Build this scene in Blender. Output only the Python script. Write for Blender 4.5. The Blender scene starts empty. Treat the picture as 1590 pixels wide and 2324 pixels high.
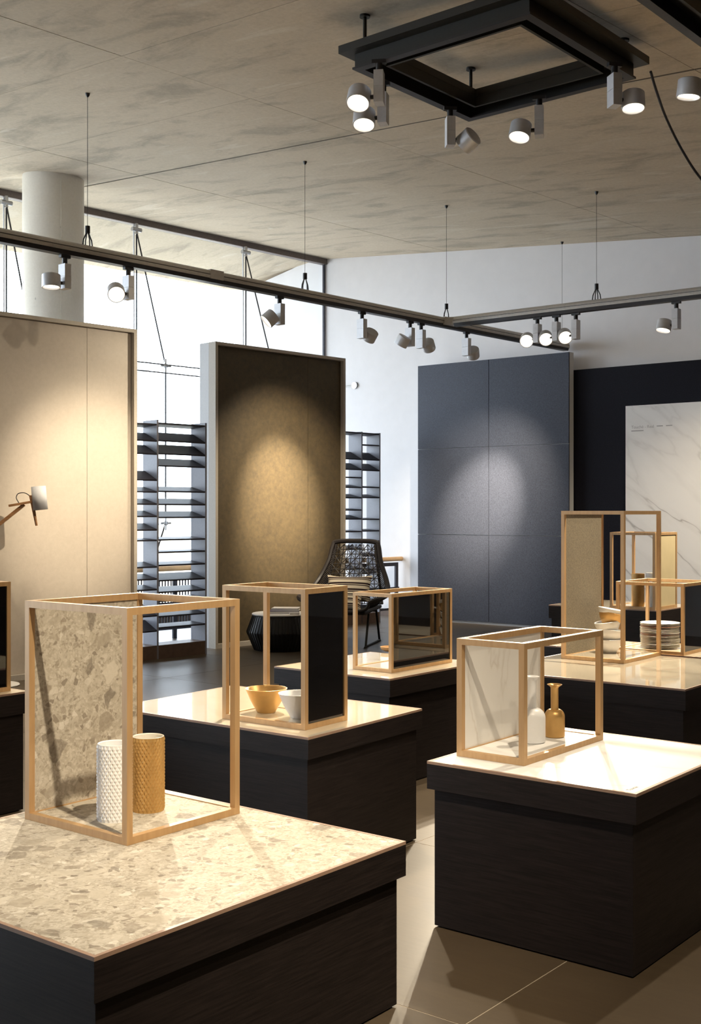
import bpy, bmesh, math, random
from mathutils import Vector, Matrix
random.seed(7)
SC = bpy.context.scene
COL = SC.collection

# ------------------------------------------------------------------ camera, sky, exposure
FPX, CX, CY, EYE = 2674.0, 795.0, 1162.0, 1.5
cam_d = bpy.data.cameras.new('camera')
cam_d.sensor_fit = 'VERTICAL'
cam_d.sensor_height = 36.0
cam_d.lens = 36.0 * FPX / 2324.0
cam_d.clip_start, cam_d.clip_end = 0.05, 1000
cam = bpy.data.objects.new('camera', cam_d)
COL.objects.link(cam)
cam.location = (0, 0, EYE)
cam.rotation_euler = (math.pi / 2, 0, 0)
SC.camera = cam

world = bpy.data.worlds.new('sky')
SC.world = world
world.use_nodes = True
bg = world.node_tree.nodes['Background']
bg.inputs[0].default_value = (0.85, 0.90, 1.0, 1)
bg.inputs[1].default_value = 8.0

SC.view_settings.view_transform = 'Standard'
SC.view_settings.look = 'None'
SC.view_settings.gamma = 1.0
SC.view_settings.use_curve_mapping = False
SC.view_settings.exposure = 0.22
SC.cycles.use_denoising = True
SC.cycles.max_bounces = 8
SC.cycles.diffuse_bounces = 5
SC.cycles.glossy_bounces = 4
SC.cycles.transparent_max_bounces = 12
SC.cycles.sample_clamp_indirect = 6.0
SC.cycles.caustics_reflective = False
SC.cycles.caustics_refractive = False
WARM = (1.0, 0.855, 0.635)
SPOT_GAIN = 0.86

# ------------------------------------------------------------------ directions of the place
def V2(ang):
    a = math.radians(ang)
    return Vector((math.sin(a), math.cos(a), 0))
D1 = V2(38.47)                     # plinths: away to the right
D2 = V2(38.47 - 90)                # plinths, back wall: away to the left
W = V2(44.25)                      # window wall
N = Vector((W.y, -W.x, 0))         # from the window into the room
UP = Vector((0, 0, 1))
GC = Vector((-0.387, 17.81, 0))    # corner of window and back wall
SLOPE = 0.0856
def ceil_z(X, Y):
    return 5.32 - SLOPE * ((X - GC.x) * N.x + (Y - GC.y) * N.y)
def uv(u, v, z=0.0):
    return GC + W * u + N * v + UP * z
def on_z(px, py, z):
    Y = (EYE - z) * FPX / (py - CY)
    return Vector(((px - CX) / FPX * Y, Y, z))
def at_y(px, py, Y):
    return Vector(((px - CX) / FPX * Y, Y, EYE - (py - CY) / FPX * Y))
def on_line(px, p, d):
    """distance along the horizontal line p + d*s where image column px cuts it"""
    k = (px - CX) / FPX
    return (k * p.y - p.x) / (d.x - k * d.y)

# ------------------------------------------------------------------ materials
MATS = {}
class NT:
    def __init__(s, name):
        s.m = bpy.data.materials.new(name); s.m.use_nodes = True
        s.t = s.m.node_tree; s.b = s.t.nodes['Principled BSDF']
        MATS[name] = s.m
    def n(s, typ, **kw):
        nd = s.t.nodes.new(typ)
        for k, v in kw.items():
            if k.startswith('i_'):
                nd.inputs[k[2:].replace('_', ' ')].default_value = v
            else:
                setattr(nd, k, v)
        return nd
    def l(s, a, b): s.t.links.new(a, b)
    def pos(s, scale=(1, 1, 1), rot=(0, 0, 0)):
        g = s.n('ShaderNodeNewGeometry'); mp = s.n('ShaderNodeMapping')
        mp.inputs['Scale'].default_value = scale; mp.inputs['Rotation'].default_value = rot
        # rotate first, then stretch
        r = s.n('ShaderNodeMapping'); r.inputs['Rotation'].default_value = rot
        mp.inputs['Rotation'].default_value = (0, 0, 0)
        s.l(g.outputs['Position'], r.inputs['Vector']); s.l(r.outputs['Vector'], mp.inputs['Vector'])
        return mp.outputs['Vector']
    def noise(s, vec, scale, detail=4, rough=0.55, dist=0.0):
        nd = s.n('ShaderNodeTexNoise'); s.l(vec, nd.inputs['Vector'])
        nd.inputs['Scale'].default_value = scale; nd.inputs['Detail'].default_value = detail
        nd.inputs['Roughness'].default_value = rough; nd.inputs['Distortion'].default_value = dist
        return nd.outputs['Fac']
    def ramp(s, fac, stops):
        r = s.n('ShaderNodeValToRGB'); s.l(fac, r.inputs['Fac'])
        e = r.color_ramp.elements
        while len(e) < len(stops): e.new(0.5)
        for el, (p, c) in zip(e, stops):
            el.position = p; el.color = (c[0], c[1], c[2], 1) if not isinstance(c, (int, float)) else (c, c, c, 1)
        return r.outputs['Color']
    def mix(s, fac, a, b, mode='MIX'):
        m = s.n('ShaderNodeMix', data_type='RGBA', blend_type=mode)
        for sock, val in ((m.inputs[0], fac), (m.inputs[6], a), (m.inputs[7], b)):
            if hasattr(val, 'links') or hasattr(val, 'is_linked'): s.l(val, sock)
            elif isinstance(val, (int, float)): sock.default_value = val
            else: sock.default_value = (val[0], val[1], val[2], 1)
        return m.outputs[2]
    def math(s, op, a, b=None):
        m = s.n('ShaderNodeMath', operation=op)
        for sock, val in ((m.inputs[0], a), (m.inputs[1], b)):
            if val is None: continue
            if isinstance(val, (int, float)): sock.default_value = val
            else: s.l(val, sock)
        return m.outputs[0]
    def bump(s, h, strength=0.2, dist=0.01):
        b = s.n('ShaderNodeBump'); b.inputs['Strength'].default_value = strength; b.inputs['Distance'].default_value = dist
        s.l(h, b.inputs['Height']); s.l(b.outputs['Normal'], s.b.inputs['Normal'])
    def col(s, c):
        if hasattr(c, 'is_linked'): s.l(c, s.b.inputs['Base Color'])
        else: s.b.inputs['Base Color'].default_value = (c[0], c[1], c[2], 1)
    def set(s, rough=0.5, metal=0.0, spec=0.5, coat=0.0):
        s.b.inputs['Roughness'].default_value = rough; s.b.inputs['Metallic'].default_value = metal
        s.b.inputs['Specular IOR Level'].default_value = spec
        s.b.inputs['Coat Weight'].default_value = coat; s.b.inputs['Coat Roughness'].default_value = 0.05

def speckled(name, c, rough=0.5, metal=0.0, amt=0.12, scale=60, spec=0.5, bump=0.0, coat=0.0, scl=(1, 1, 1), rot=(0, 0, 0)):
    """a plain colour with a little grain"""
    t = NT(name)
    f = t.noise(t.pos(scl, rot), scale, 4)
    lo = tuple(x * (1 - amt) for x in c); hi = tuple(min(1, x * (1 + amt)) for x in c)
    t.col(t.ramp(f, [(0.3, lo), (0.7, hi)])); t.set(rough, metal, spec, coat)
    if bump: t.bump(f, bump, 0.004)
    return t.m
RZ = lambda deg: (0, 0, math.radians(deg))

def make_materials():
    # concrete slab: board marks run from the window into the room
    t = NT('concrete_ceiling')
    p = t.pos((1, 1, 1), RZ(44.25))          # x -> v-ish, y -> u-ish after the turn
    ps = t.pos((0.7, 2.1, 1), RZ(44.25))
    big = t.noise(p, 0.9, 5, 0.6, 0.4)
    streak = t.noise(ps, 1.6, 6, 0.62, 0.5)
    fine = t.noise(p, 30, 5, 0.7)
    c = t.mix(big, (0.50, 0.41, 0.305), (0.66, 0.56, 0.435))
    c = t.mix(t.ramp(streak, [(0.36, 0.75), (0.50, 0.0), (1, 0.0)]), c, (0.29, 0.245, 0.19))
    c = t.mix(t.ramp(streak, [(0.60, 0.0), (0.70, 0.55), (1, 0.6)]), c, (0.68, 0.61, 0.51))
    ps2 = t.pos((0.8, 4.5, 1), RZ(44.25))
    s2 = t.noise(ps2, 1.1, 3, 0.5, 0.8)
    c = t.mix(t.ramp(s2, [(0.64, 0.0), (0.69, 0.5), (1, 0.5)]), c, (0.74, 0.68, 0.58))
    c = t.mix(0.35, c, t.ramp(fine, [(0.25, (0.32, 0.275, 0.215)), (0.75, (0.64, 0.56, 0.46))]))
    t.col(c); t.set(0.85, 0, 0.25); t.bump(t.mix(0.5, fine, streak), 0.25, 0.01)
    t = NT('concrete_column')
    p = t.pos()
    big = t.noise(p, 2.0, 5, 0.6); fine = t.noise(p, 40, 4, 0.7)
    c = t.mix(big, (0.64, 0.59, 0.51), (0.75, 0.70, 0.62))
    pit = t.noise(t.pos((1, 1, 0.5)), 9, 2, 0.4)
    c = t.mix(t.ramp(pit, [(0.22, 0.9), (0.25, 0.0), (1, 0.0)]), c, (0.08, 0.07, 0.06))
    c = t.mix(0.25, c, t.ramp(fine, [(0.2, (0.52, 0.48, 0.41)), (0.8, (0.80, 0.76, 0.68))]))
    t.col(c); t.set(0.8, 0, 0.3); t.bump(fine, 0.2, 0.005)
    speckled('white_plaster', (0.69, 0.67, 0.68), 0.85, amt=0.02, scale=6, bump=0.03)
    # floor: large dark stoneware tiles, tone differs a little from tile to tile
    t = NT('floor_tile')
    p = t.pos()
    f = t.noise(p, 3.0, 6, 0.65); g = t.noise(t.pos((1, 8, 1), RZ(38.47)), 6, 4, 0.6)
    oi = t.n('ShaderNodeObjectInfo')
    c = t.mix(f, (0.054, 0.037, 0.0215), (0.088, 0.063, 0.038))
    c = t.mix(0.3, c, t.ramp(g, [(0.3, (0.050, 0.035, 0.021)), (0.7, (0.090, 0.065, 0.040))]))
    c = t.mix(t.math('MULTIPLY', oi.outputs['Random'], 0.18), c, (0.06, 0.054, 0.047))
    t.col(c); t.set(0.36, 0, 0.5); t.bump(t.noise(p, 60, 3), 0.05, 0.003)
    speckled('grout', (0.30, 0.25, 0.19), 0.9, amt=0.1)
    # dark stained oak of the plinths
    t = NT('dark_oak')
    g1 = t.noise(t.pos((2.2, 2.2, 55)), 3.0, 5, 0.65, 0.2)
    c = t.ramp(g1, [(0.3, (0.009, 0.0068, 0.0066)), (0.7, (0.025, 0.0182, 0.0168))])
    t.col(c); t.set(0.5, 0, 0.22); t.bump(g1, 0.12, 0.002)
    speckled('brown_edging', (0.36, 0.235, 0.17), 0.4, amt=0.06, scale=40)
    # blond wood / champagne frames
    t = NT('blond_frame')
    g1 = t.noise(t.pos((30, 30, 3)), 2.0, 3, 0.5)
    t.col(t.ramp(g1, [(0.3, (0.48, 0.295, 0.14)), (0.7, (0.55, 0.35, 0.175))])); t.set(0.42, 0.25, 0.5)
    # pebbled conglomerate stone
    t = NT('pebble_stone')
    base = t.pos()
    nz = t.n('ShaderNodeTexNoise'); t.l(base, nz.inputs['Vector']); nz.inputs['Scale'].default_value = 14; nz.inputs['Detail'].default_value = 3
    wv = t.n('ShaderNodeVectorMath', operation='MULTIPLY_ADD')
    t.l(nz.outputs['Color'], wv.inputs[0]); wv.inputs[1].default_value = (0.045, 0.045, 0.045); t.l(base, wv.inputs[2])
    vec = wv.outputs[0]
    def clasts(scale, lo, thick):
        v1 = t.n('ShaderNodeTexVoronoi', feature='F1'); t.l(vec, v1.inputs['Vector']); v1.inputs['Scale'].default_value = scale
        v2 = t.n('ShaderNodeTexVoronoi', feature='DISTANCE_TO_EDGE'); t.l(vec, v2.inputs['Vector']); v2.inputs['Scale'].default_value = scale
        sx = t.n('ShaderNodeSeparateColor'); t.l(v1.outputs['Color'], sx.inputs[0])
        body = t.ramp(v2.outputs['Distance'], [(thick, 0.0), (thick + 0.05, 1.0)])
        pick = t.ramp(sx.outputs[0], [(lo, 0.0), (lo + 0.02, 1.0)])
        return t.math('MULTIPLY', body, pick), sx.outputs[1], v2.outputs['Distance']
    m3, r3, d3 = clasts(115, 0.2, 0.03)
    c = t.ramp(t.noise(base, 45, 5, 0.7), [(0.3, (0.36, 0.315, 0.25)), (0.55, (0.51, 0.46, 0.38)), (0.75, (0.64, 0.59, 0.50))])
    c = t.mix(t.math('MULTIPLY', m3, 0.5), c, t.ramp(r3, [(0.08, (0.27, 0.23, 0.175)), (0.3, (0.50, 0.45, 0.37)), (0.95, (0.70, 0.655, 0.57))]))
    m2, r2, d2 = clasts(46, 0.62, 0.06)
    c = t.mix(t.math('MULTIPLY', m2, 0.66), c, t.ramp(r2, [(0.05, (0.19, 0.155, 0.12)), (0.25, (0.30, 0.25, 0.195)), (0.5, (0.52, 0.47, 0.39)), (0.8, (0.62, 0.57, 0.49)), (1.0, (0.78, 0.74, 0.66))]))
    m1, r1, d1 = clasts(16, 0.80, 0.07)
    vein = t.noise(vec, 60, 4, 0.7)
    c1 = t.mix(t.ramp(vein, [(0.45, 0.0), (0.7, 0.5)]), t.ramp(r1, [(0.1, (0.21, 0.18, 0.145)), (0.45, (0.33, 0.285, 0.225)), (0.75, (0.46, 0.41, 0.33)), (1.0, (0.66, 0.61, 0.52))]), (0.58, 0.52, 0.43))
    c = t.mix(t.math('MULTIPLY', m1, 0.8), c, c1)
    t.col(t.mix(1.0, c, (0.93, 0.915, 0.905), 'MULTIPLY')); t.set(0.6, 0, 0.15)
    # white marble with sparse slanting veins
    def marble(name, base_c, vein_c, ang, amount, rough, scale=1.0, along=None, across=None):
        t = NT(name)
        if along is None: p = t.pos((0.55 * scale, 2.6 * scale, 1.0 * scale), ang)
        else:                             # veins run along one direction of the slab
            ge = t.n('ShaderNodeNewGeometry'); cb_ = t.n('ShaderNodeCombineXYZ')
            for i, (d, k) in enumerate(((along, 0.5), (across, 1.9))):
                dp_ = t.n('ShaderNodeVectorMath', operation='DOT_PRODUCT'); t.l(ge.outputs['Position'], dp_.inputs[0])
                dp_.inputs[1].default_value = tuple(Vector(d).normalized() * k); t.l(dp_.outputs['Value'], cb_.inputs[i])
            p = cb_.outputs[0]
        n1 = t.noise(p, 1.2, 4, 0.5, 0.35)
        ridge = t.math('ABSOLUTE', t.math('SUBTRACT', n1, 0.5))
        line = t.ramp(ridge, [(0.0, 1.0), (0.007, 0.5), (0.02, 0.0)])
        gate = t.ramp(t.noise(t.pos(), 1.3 * scale, 2), [(0.42, 0.15), (0.6, 1.0)])
        soft = t.ramp(ridge, [(0.0, 0.18), (0.10, 0.0)])
        f = t.math('MULTIPLY', t.math('ADD', t.math('MULTIPLY', line, gate), soft), amount)
        t.col(t.mix(f, base_c, vein_c)); t.set(rough, 0, 0.2)
        return t.m
    marble('marble_wall', (0.74, 0.73, 0.73), (0.33, 0.31, 0.31), (0, 0, 0), 0.75, 0.35, 0.7, along=-D2 * 0.75 - UP * 0.66, across=-D2 * 0.66 + UP * 0.75)
    marble('marble_top', (0.78, 0.765, 0.745), (0.42, 0.34, 0.25), (0, 0, 0.55), 0.26, 0.5, 1.5)
    speckled('cream_gloss', (0.74, 0.66, 0.52), 0.06, amt=0.03, scale=3, coat=0.6)
    speckled('sand_gloss', (0.44, 0.39, 0.31), 0.06, amt=0.05, scale=4, coat=0.6)
    speckled('sand_stone', (0.20, 0.172, 0.128), 0.5, amt=0.3, scale=120)
    speckled('gold_panel', (0.62, 0.52, 0.32), 0.35, amt=0.05, scale=5)
    t = NT('black_glass')
    t.col(t.ramp(t.noise(t.pos(), 2), [(0, (0.004, 0.004, 0.004)), (1, (0.007, 0.006, 0.006))])); t.set(0.02, 0, 0.5); t.b.inputs['IOR'].default_value = 1.75
    speckled('gold_paint', (0.62, 0.375, 0.135), 0.38, 0.55, amt=0.06, scale=25)
    speckled('white_ceramic', (0.86, 0.86, 0.87), 0.35, amt=0.01)
    speckled('cream_ceramic', (0.78, 0.74, 0.66), 0.25, amt=0.03)
    speckled('brown_ceramic', (0.36, 0.19, 0.11), 0.3, amt=0.08)
    speckled('oak_wood', (0.40, 0.20, 0.085), 0.5, amt=0.25, scale=8, scl=(1, 1, 12))
    speckled('pale_wood', (0.62, 0.38, 0.18), 0.5, amt=0.15, scale=8)
    # slabs of the tall panels
    t = NT('beige_stone')
    f = t.noise(t.pos(), 2.2, 7, 0.65, 0.3); g = t.noise(t.pos(), 25, 4, 0.7)
    c = t.mix(f, (0.42, 0.36, 0.30), (0.53, 0.465, 0.395))
    t.col(t.mix(0.2, c, t.ramp(g, [(0.3, (0.36, 0.31, 0.255)), (0.7, (0.58, 0.52, 0.45))]))); t.set(0.5, 0, 0.4)
    t = NT('rust_stone')
    f = t.noise(t.pos(), 1.8, 8, 0.68, 0.5); g = t.noise(t.pos(), 18, 6, 0.7)
    c = t.mix(f, (0.042, 0.033, 0.022), (0.120, 0.088, 0.046))
    c = t.mix(0.4, c, t.ramp(g, [(0.3, (0.038, 0.030, 0.024)), (0.72, (0.132, 0.097, 0.050))]))
    t.col(c); t.set(0.5, 0, 0.3)
    t = NT('slate_tile')
    f = t.noise(t.pos(), 90, 4, 0.75); g = t.noise(t.pos(), 3, 4)
    c = t.mix(t.ramp(f, [(0.35, 0.0), (0.65, 1.0)]), (0.022, 0.0255, 0.039), (0.062, 0.069, 0.096))
    t.col(t.mix(t.math('MULTIPLY', g, 0.4), c, (0.042, 0.047, 0.064))); t.set(0.5, 0, 0.25)
    speckled('navy_board', (0.0075, 0.0075, 0.0125), 0.65, amt=0.3, scale=80, spec=0.12)
    speckled('grey_board', (0.52, 0.52, 0.53), 0.5, amt=0.03)
    speckled('taupe_board', (0.42, 0.375, 0.32), 0.55, amt=0.05)
    speckled('charcoal_shelf', (0.030, 0.028, 0.036), 0.5, amt=0.2, scale=30, spec=0.2)
    speckled('seam_grout', (0.10, 0.078, 0.055), 0.9, amt=0.3, scale=4)
    speckled('grey_upright', (0.17, 0.17, 0.20), 0.4, amt=0.05)
    speckled('dark_panelling', (0.05, 0.03, 0.02), 0.5, amt=0.3, scale=8, scl=(1, 1, .1))
    speckled('brown_header', (0.115, 0.09, 0.08), 0.5, amt=0.15)
    speckled('track_metal', (0.50, 0.475, 0.445), 0.42, 0.3, amt=0.06, scale=30)
    speckled('track_dark', (0.020, 0.017, 0.018), 0.4, 0.2, amt=0.1)
    speckled('black_metal', (0.013, 0.0115, 0.008), 0.45, 0.1, amt=0.15)
    speckled('silver_metal', (0.60, 0.60, 0.62), 0.4, 0.25, amt=0.04, scale=40)
    speckled('steel', (0.42, 0.42, 0.43), 0.3, 0.9, amt=0.05)
    speckled('black_plastic', (0.012, 0.011, 0.013), 0.45, amt=0.1)
    speckled('dark_weave', (0.016, 0.012, 0.012), 0.5, amt=0.3, scale=120)
    speckled('black_weave', (0.004, 0.004, 0.0045), 0.4, amt=0.3, scale=150)
    speckled('grey_linen', (0.60, 0.60, 0.63), 0.8, amt=0.06, scale=200)
    speckled('book_white', (0.72, 0.70, 0.68), 0.6, amt=0.03)
    speckled('book_violet', (0.075, 0.06, 0.12), 0.5, amt=0.3, scale=30)
    speckled('plank_brown', (0.085, 0.05, 0.034), 0.5, amt=0.2, scale=20)
    speckled('facade_pale', (0.62, 0.60, 0.55), 0.8, amt=0.05, scale=2)
    speckled('facade_cream', (0.66, 0.58, 0.44), 0.8, amt=0.05, scale=2)
    speckled('facade_blue', (0.42, 0.50, 0.58), 0.5, amt=0.05, scale=2)
    speckled('outdoor_ground', (0.50, 0.46, 0.38), 0.9, amt=0.15, scale=0.4)
    speckled('terrace', (0.62, 0.60, 0.56), 0.8, amt=0.08, scale=3)
    speckled('grey_print', (0.33, 0.32, 0.33), 0.6, amt=0.03)
    # striped cushion cloth
    t = NT('striped_cloth')
    tc = t.n('ShaderNodeTexCoord'); sp = t.n('ShaderNodeSeparateXYZ'); t.l(tc.outputs['UV'], sp.inputs[0])
    y = t.math('FRACT', t.math('MULTIPLY', sp.outputs[1], 4.3))
    stripe = t.ramp(y, [(0.0, 0.0), (0.40, 0.0), (0.42, 1.0), (0.55, 1.0), (0.57, 0.0), (0.66, 0.0), (0.68, 1.0), (0.93, 1.0), (0.95, 0.0)])
    t.col(t.mix(stripe, (0.62, 0.55, 0.44), (0.028, 0.014, 0.016))); t.set(0.85, 0, 0.2)
    # window glass: clear, with the mirror sheen glass has
    t = NT('window_glass')
    tr = t.n('ShaderNodeBsdfTransparent'); tr.inputs[0].default_value = (0.93, 0.97, 0.98, 1)
    gl = t.n('ShaderNodeBsdfGlossy'); gl.inputs['Roughness'].default_value = 0.0
    ge = t.n('ShaderNodeNewGeometry'); dt = t.n('ShaderNodeVectorMath', operation='DOT_PRODUCT')
    t.l(ge.outputs['Normal'], dt.inputs[0]); t.l(ge.outputs['Incoming'], dt.inputs[1])
    cosi = t.math('ABSOLUTE', dt.outputs['Value'])
    refl = t.math('ADD', t.math('MULTIPLY', t.math('POWER', t.math('SUBTRACT', 1.0, cosi), 5.0), 0.96), 0.04)
    mx = t.n('ShaderNodeMixShader'); t.l(refl, mx.inputs[0]); t.l(tr.outputs[0], mx.inputs[1]); t.l(gl.outputs[0], mx.inputs[2])
    t.l(mx.outputs[0], t.t.nodes['Material Output'].inputs['Surface'])
    t = NT('lamp_lens')
    t.col((0.9, 0.85, 0.75)); t.b.inputs['Emission Color'].default_value = (1.0, 0.90, 0.74, 1); t.b.inputs['Emission Strength'].default_value = 3.0
make_materials()

# ------------------------------------------------------------------ mesh builder
OFF = {}
class MB:
    def __init__(s): s.v = []; s.f = []; s.uv = None
    def add(s, vs, fs):
        o = len(s.v); s.v += [Vector(p) for p in vs]; s.f += [tuple(i + o for i in f) for f in fs]; return s
    def box(s, o, a, b, c):
        """parallelepiped from corner o with edge vectors a, b, c"""
        o, a, b, c = Vector(o), Vector(a), Vector(b), Vector(c)
        P = [o, o + a, o + a + b, o + b, o + c, o + a + c, o + a + b + c, o + b + c]
        F = [(0, 3, 2, 1), (4, 5, 6, 7), (0, 1, 5, 4), (1, 2, 6, 5), (2, 3, 7, 6), (3, 0, 4, 7)]
        if a.cross(b).dot(c) < 0: F = [tuple(reversed(f)) for f in F]
        return s.add(P, F)
    def bar(s, p, q, w, h, side=None):
        """rectangular bar from p to q, w wide (sideways) and h tall, centred"""
        p, q = Vector(p), Vector(q); d = (q - p)
        sd = Vector(side) if side is not None else d.cross(UP)
        if sd.length < 1e-6: sd = Vector((1, 0, 0))
        sd.normalize(); t = sd.cross(d).normalized()
        return s.box(p - sd * w / 2 - t * h / 2, sd * w, t * h, d)
    def ring_frame(s, d):
        d = d.normalized(); a = UP if abs(d.z) < 0.9 else Vector((1, 0, 0))
        x = d.cross(a).normalized(); return x, d.cross(x).normalized()
    def cyl(s, p, q, r, r2=None, n=16, caps=True):
        p, q = Vector(p), Vector(q); r2 = r if r2 is None else r2
        x, y = s.ring_frame(q - p); P = []
        for c, rr in ((p, r), (q, r2)):
            P += [c + x * math.cos(2 * math.pi * i / n) * rr + y * math.sin(2 * math.pi * i / n) * rr for i in range(n)]
        F = [(i, (i + 1) % n, n + (i + 1) % n, n + i) for i in range(n)]
        if caps: F += [tuple(reversed(range(n))), tuple(range(n, 2 * n))]
        return s.add(P, F)
    def tube(s, pts, r, n=8, closed=False):
        pts = [Vector(p) for p in pts]; k = len(pts); P = []; x = None
        for i in range(k):
            if closed: d = pts[(i + 1) % k] - pts[i - 1]
            else: d = pts[min(i + 1, k - 1)] - pts[max(i - 1, 0)]
            d.normalize()
            if x is None: x, y = s.ring_frame(d)
            x = (x - d * x.dot(d)).normalized(); y = d.cross(x)
            P += [pts[i] + x * math.cos(2 * math.pi * j / n) * r + y * math.sin(2 * math.pi * j / n) * r for j in range(n)]
        F = []
        for i in range(k if closed else k - 1):
            a, b = i * n, ((i + 1) % k) * n
            F += [(a + j, a + (j + 1) % n, b + (j + 1) % n, b + j) for j in range(n)]
        if not closed: F += [tuple(reversed(range(n))), tuple(range((k - 1) * n, k * n))]
        return s.add(P, F)
    def lathe(s, prof, c=(0, 0, 0), n=40, M=None):
        """profile of (r, z) turned about z at c; M turns it first"""
        c = Vector(c); P = []; F = []; idx = []
        for r, z in prof:
            if r < 1e-6:
                idx.append([len(P)]); P.append(Vector((0, 0, z)))
            else:
                idx.append(list(range(len(P), len(P) + n)))
                P += [Vector((r * math.cos(2 * math.pi * i / n), r * math.sin(2 * math.pi * i / n), z)) for i in range(n)]
        for A, B in zip(idx, idx[1:]):
            for i in range(n):
                j = (i + 1) % n
                q = [A[i % len(A)], A[j % len(A)], B[j % len(B)], B[i % len(B)]]
                q2 = []
                for k in q:
                    if k not in q2: q2.append(k)
                if len(q2) > 2: F.append(tuple(q2))
        if M is not None: P = [M @ p for p in P]
        return s.add([p + c for p in P], F)
    def prism(s, poly, d):
        """flat polygon (3D points) pushed along d"""
        d = Vector(d); n = len(poly); P = [Vector(p) for p in poly]; P += [p + d for p in P]
        F = [tuple(range(n)), tuple(reversed(range(n, 2 * n)))]
        F += [((i + 1) % n, i, n + i, n + (i + 1) % n) for i in range(n)]
        return s.add(P, F)
    def build(s, name, mat, parent=None, loc=None, smooth=False, bevel=0.0):
        off = OFF[parent.name] if parent is not None else Vector(loc if loc is not None else (0, 0, 0))
        me = bpy.data.meshes.new(name)
        me.from_pydata([tuple(p - off) for p in s.v], [], s.f); me.validate()
        bm = bmesh.new(); bm.from_mesh(me); bmesh.ops.recalc_face_normals(bm, faces=bm.faces); bm.to_mesh(me); bm.free()
        me.materials.append(MATS[mat])
        ob = bpy.data.objects.new(name, me); COL.objects.link(ob)
        if parent is not None: ob.parent = parent
        else: ob.location = off
        OFF[ob.name] = Vector(off)
        if smooth:
            for p in me.polygons: p.use_smooth = True
            me.set_sharp_from_angle(angle=math.radians(40))
        if bevel:
            b = ob.modifiers.new('bevel', 'BEVEL'); b.width = bevel; b.segments = 2; b.limit_method = 'ANGLE'
        return ob
def tag(o, label=None, cat=None, group=None, kind=None):
    for k, v in (('label', label), ('category', cat), ('group', group), ('kind', kind)):
        if v: o[k] = v
    return o
def thing(name, loc, label, cat, group=None):
    o = bpy.data.objects.new(name, None); COL.objects.link(o); o.empty_display_size = 0.1
    o.location = loc; OFF[o.name] = Vector(loc)
    return tag(o, label, cat, group)
def struct(name, mb, mat, **k):
    o = mb.build(name, mat, **k); o['kind'] = 'structure'; return o
def struct_root(name, loc=(0, 0, 0)):
    o = bpy.data.objects.new(name, None); COL.objects.link(o); o.location = loc; OFF[o.name] = Vector(loc); o['kind'] = 'structure'; return o

# ------------------------------------------------------------------ the room
U_NEAR, V_FAR = -20.5, 17.5            # how far the room runs towards and past the camera
BWP = Vector((1.09, 16.64, 0))         # a point on the back wall
RD = -D2                               # along the back wall to the right
def back_at(v):                        # where the back wall meets the line parallel to the window at v
    s = (v - (BWP - GC).dot(N)) / RD.dot(N)
    return BWP + RD * s
corner_R = back_at(V_FAR)
corner_L = GC.copy()
near_L, near_R = uv(U_NEAR, 0), uv(U_NEAR, V_FAR)
outline = [corner_L, corner_R, near_R, near_L]
fl = struct('floor', MB().prism([p + UP * -0.0008 for p in outline], UP * -0.2), 'grout')
TA, TB, A0, B0 = 1.47, 1.21, 2.90, 1.883
tile_me = None
poly = [Vector((p.x, p.y)) for p in outline]
def inside(p):
    for i in range(4):
        a, b = poly[i], poly[(i + 1) % 4]
        if (b.x - a.x) * (p.y - a.y) - (b.y - a.y) * (p.x - a.x) > -0.02: return False
    return True
rest = MB()
g = 0.0022
cands = []
for i in range(-16, 16):
    for j in range(-16, 18):
        c = [D1 * (A0 + TA * (i + di)) + D2 * (B0 + TB * (j + dj)) for di, dj in ((0, 0), (1, 0), (1, 1), (0, 1))]
        ins = [inside(p) for p in c]
        if not any(ins): continue
        m = sum(c, Vector()) / 4
        seen = m.y > 1.6 and abs(m.x) < 0.297 * m.y + 1.3
        cands.append((all(ins), seen, m, c))
for full, seen, m, c in cands:
    if full and seen:
        if tile_me is None:
            tb = MB().box(-D1 * (TA / 2 - g) - D2 * (TB / 2 - g) + UP * -0.004, D1 * (TA - 2 * g), D2 * (TB - 2 * g), UP * 0.004)
            o = tb.build('floor_tile', 'floor_tile', fl); tile_me = o.data
        else:
            o = bpy.data.objects.new('floor_tile', tile_me); COL.objects.link(o); o.parent = fl
        o.location = m
    else:                               # clip the pieces cut by the walls
        q = [Vector((p.x, p.y)) for p in c]
        for k in range(4):
            a, b = poly[k], poly[(k + 1) % 4]; side = lambda p: -((b.x - a.x) * (p.y - a.y) - (b.y - a.y) * (p.x - a.x))
            out = []
            for u in range(len(q)):
                p0, p1 = q[u], q[(u + 1) % len(q)]; s0, s1 = side(p0), side(p1)
                if s0 >= 0: out.append(p0)
                if (s0 >= 0) != (s1 >= 0): out.append(p0 + (p1 - p0) * (s0 / (s0 - s1)))
            q = out
            if len(q) < 3: break
        if len(q) >= 3:
            cc = sum(q, Vector((0, 0))) / len(q)
            rest.prism([Vector((cc.x + (p.x - cc.x) * 0.997, cc.y + (p.y - cc.y) * 0.997, 0)) for p in q], UP * -0.004)
tag(rest.build('cut_tiles', 'floor_tile', fl), kind='stuff')

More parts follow.
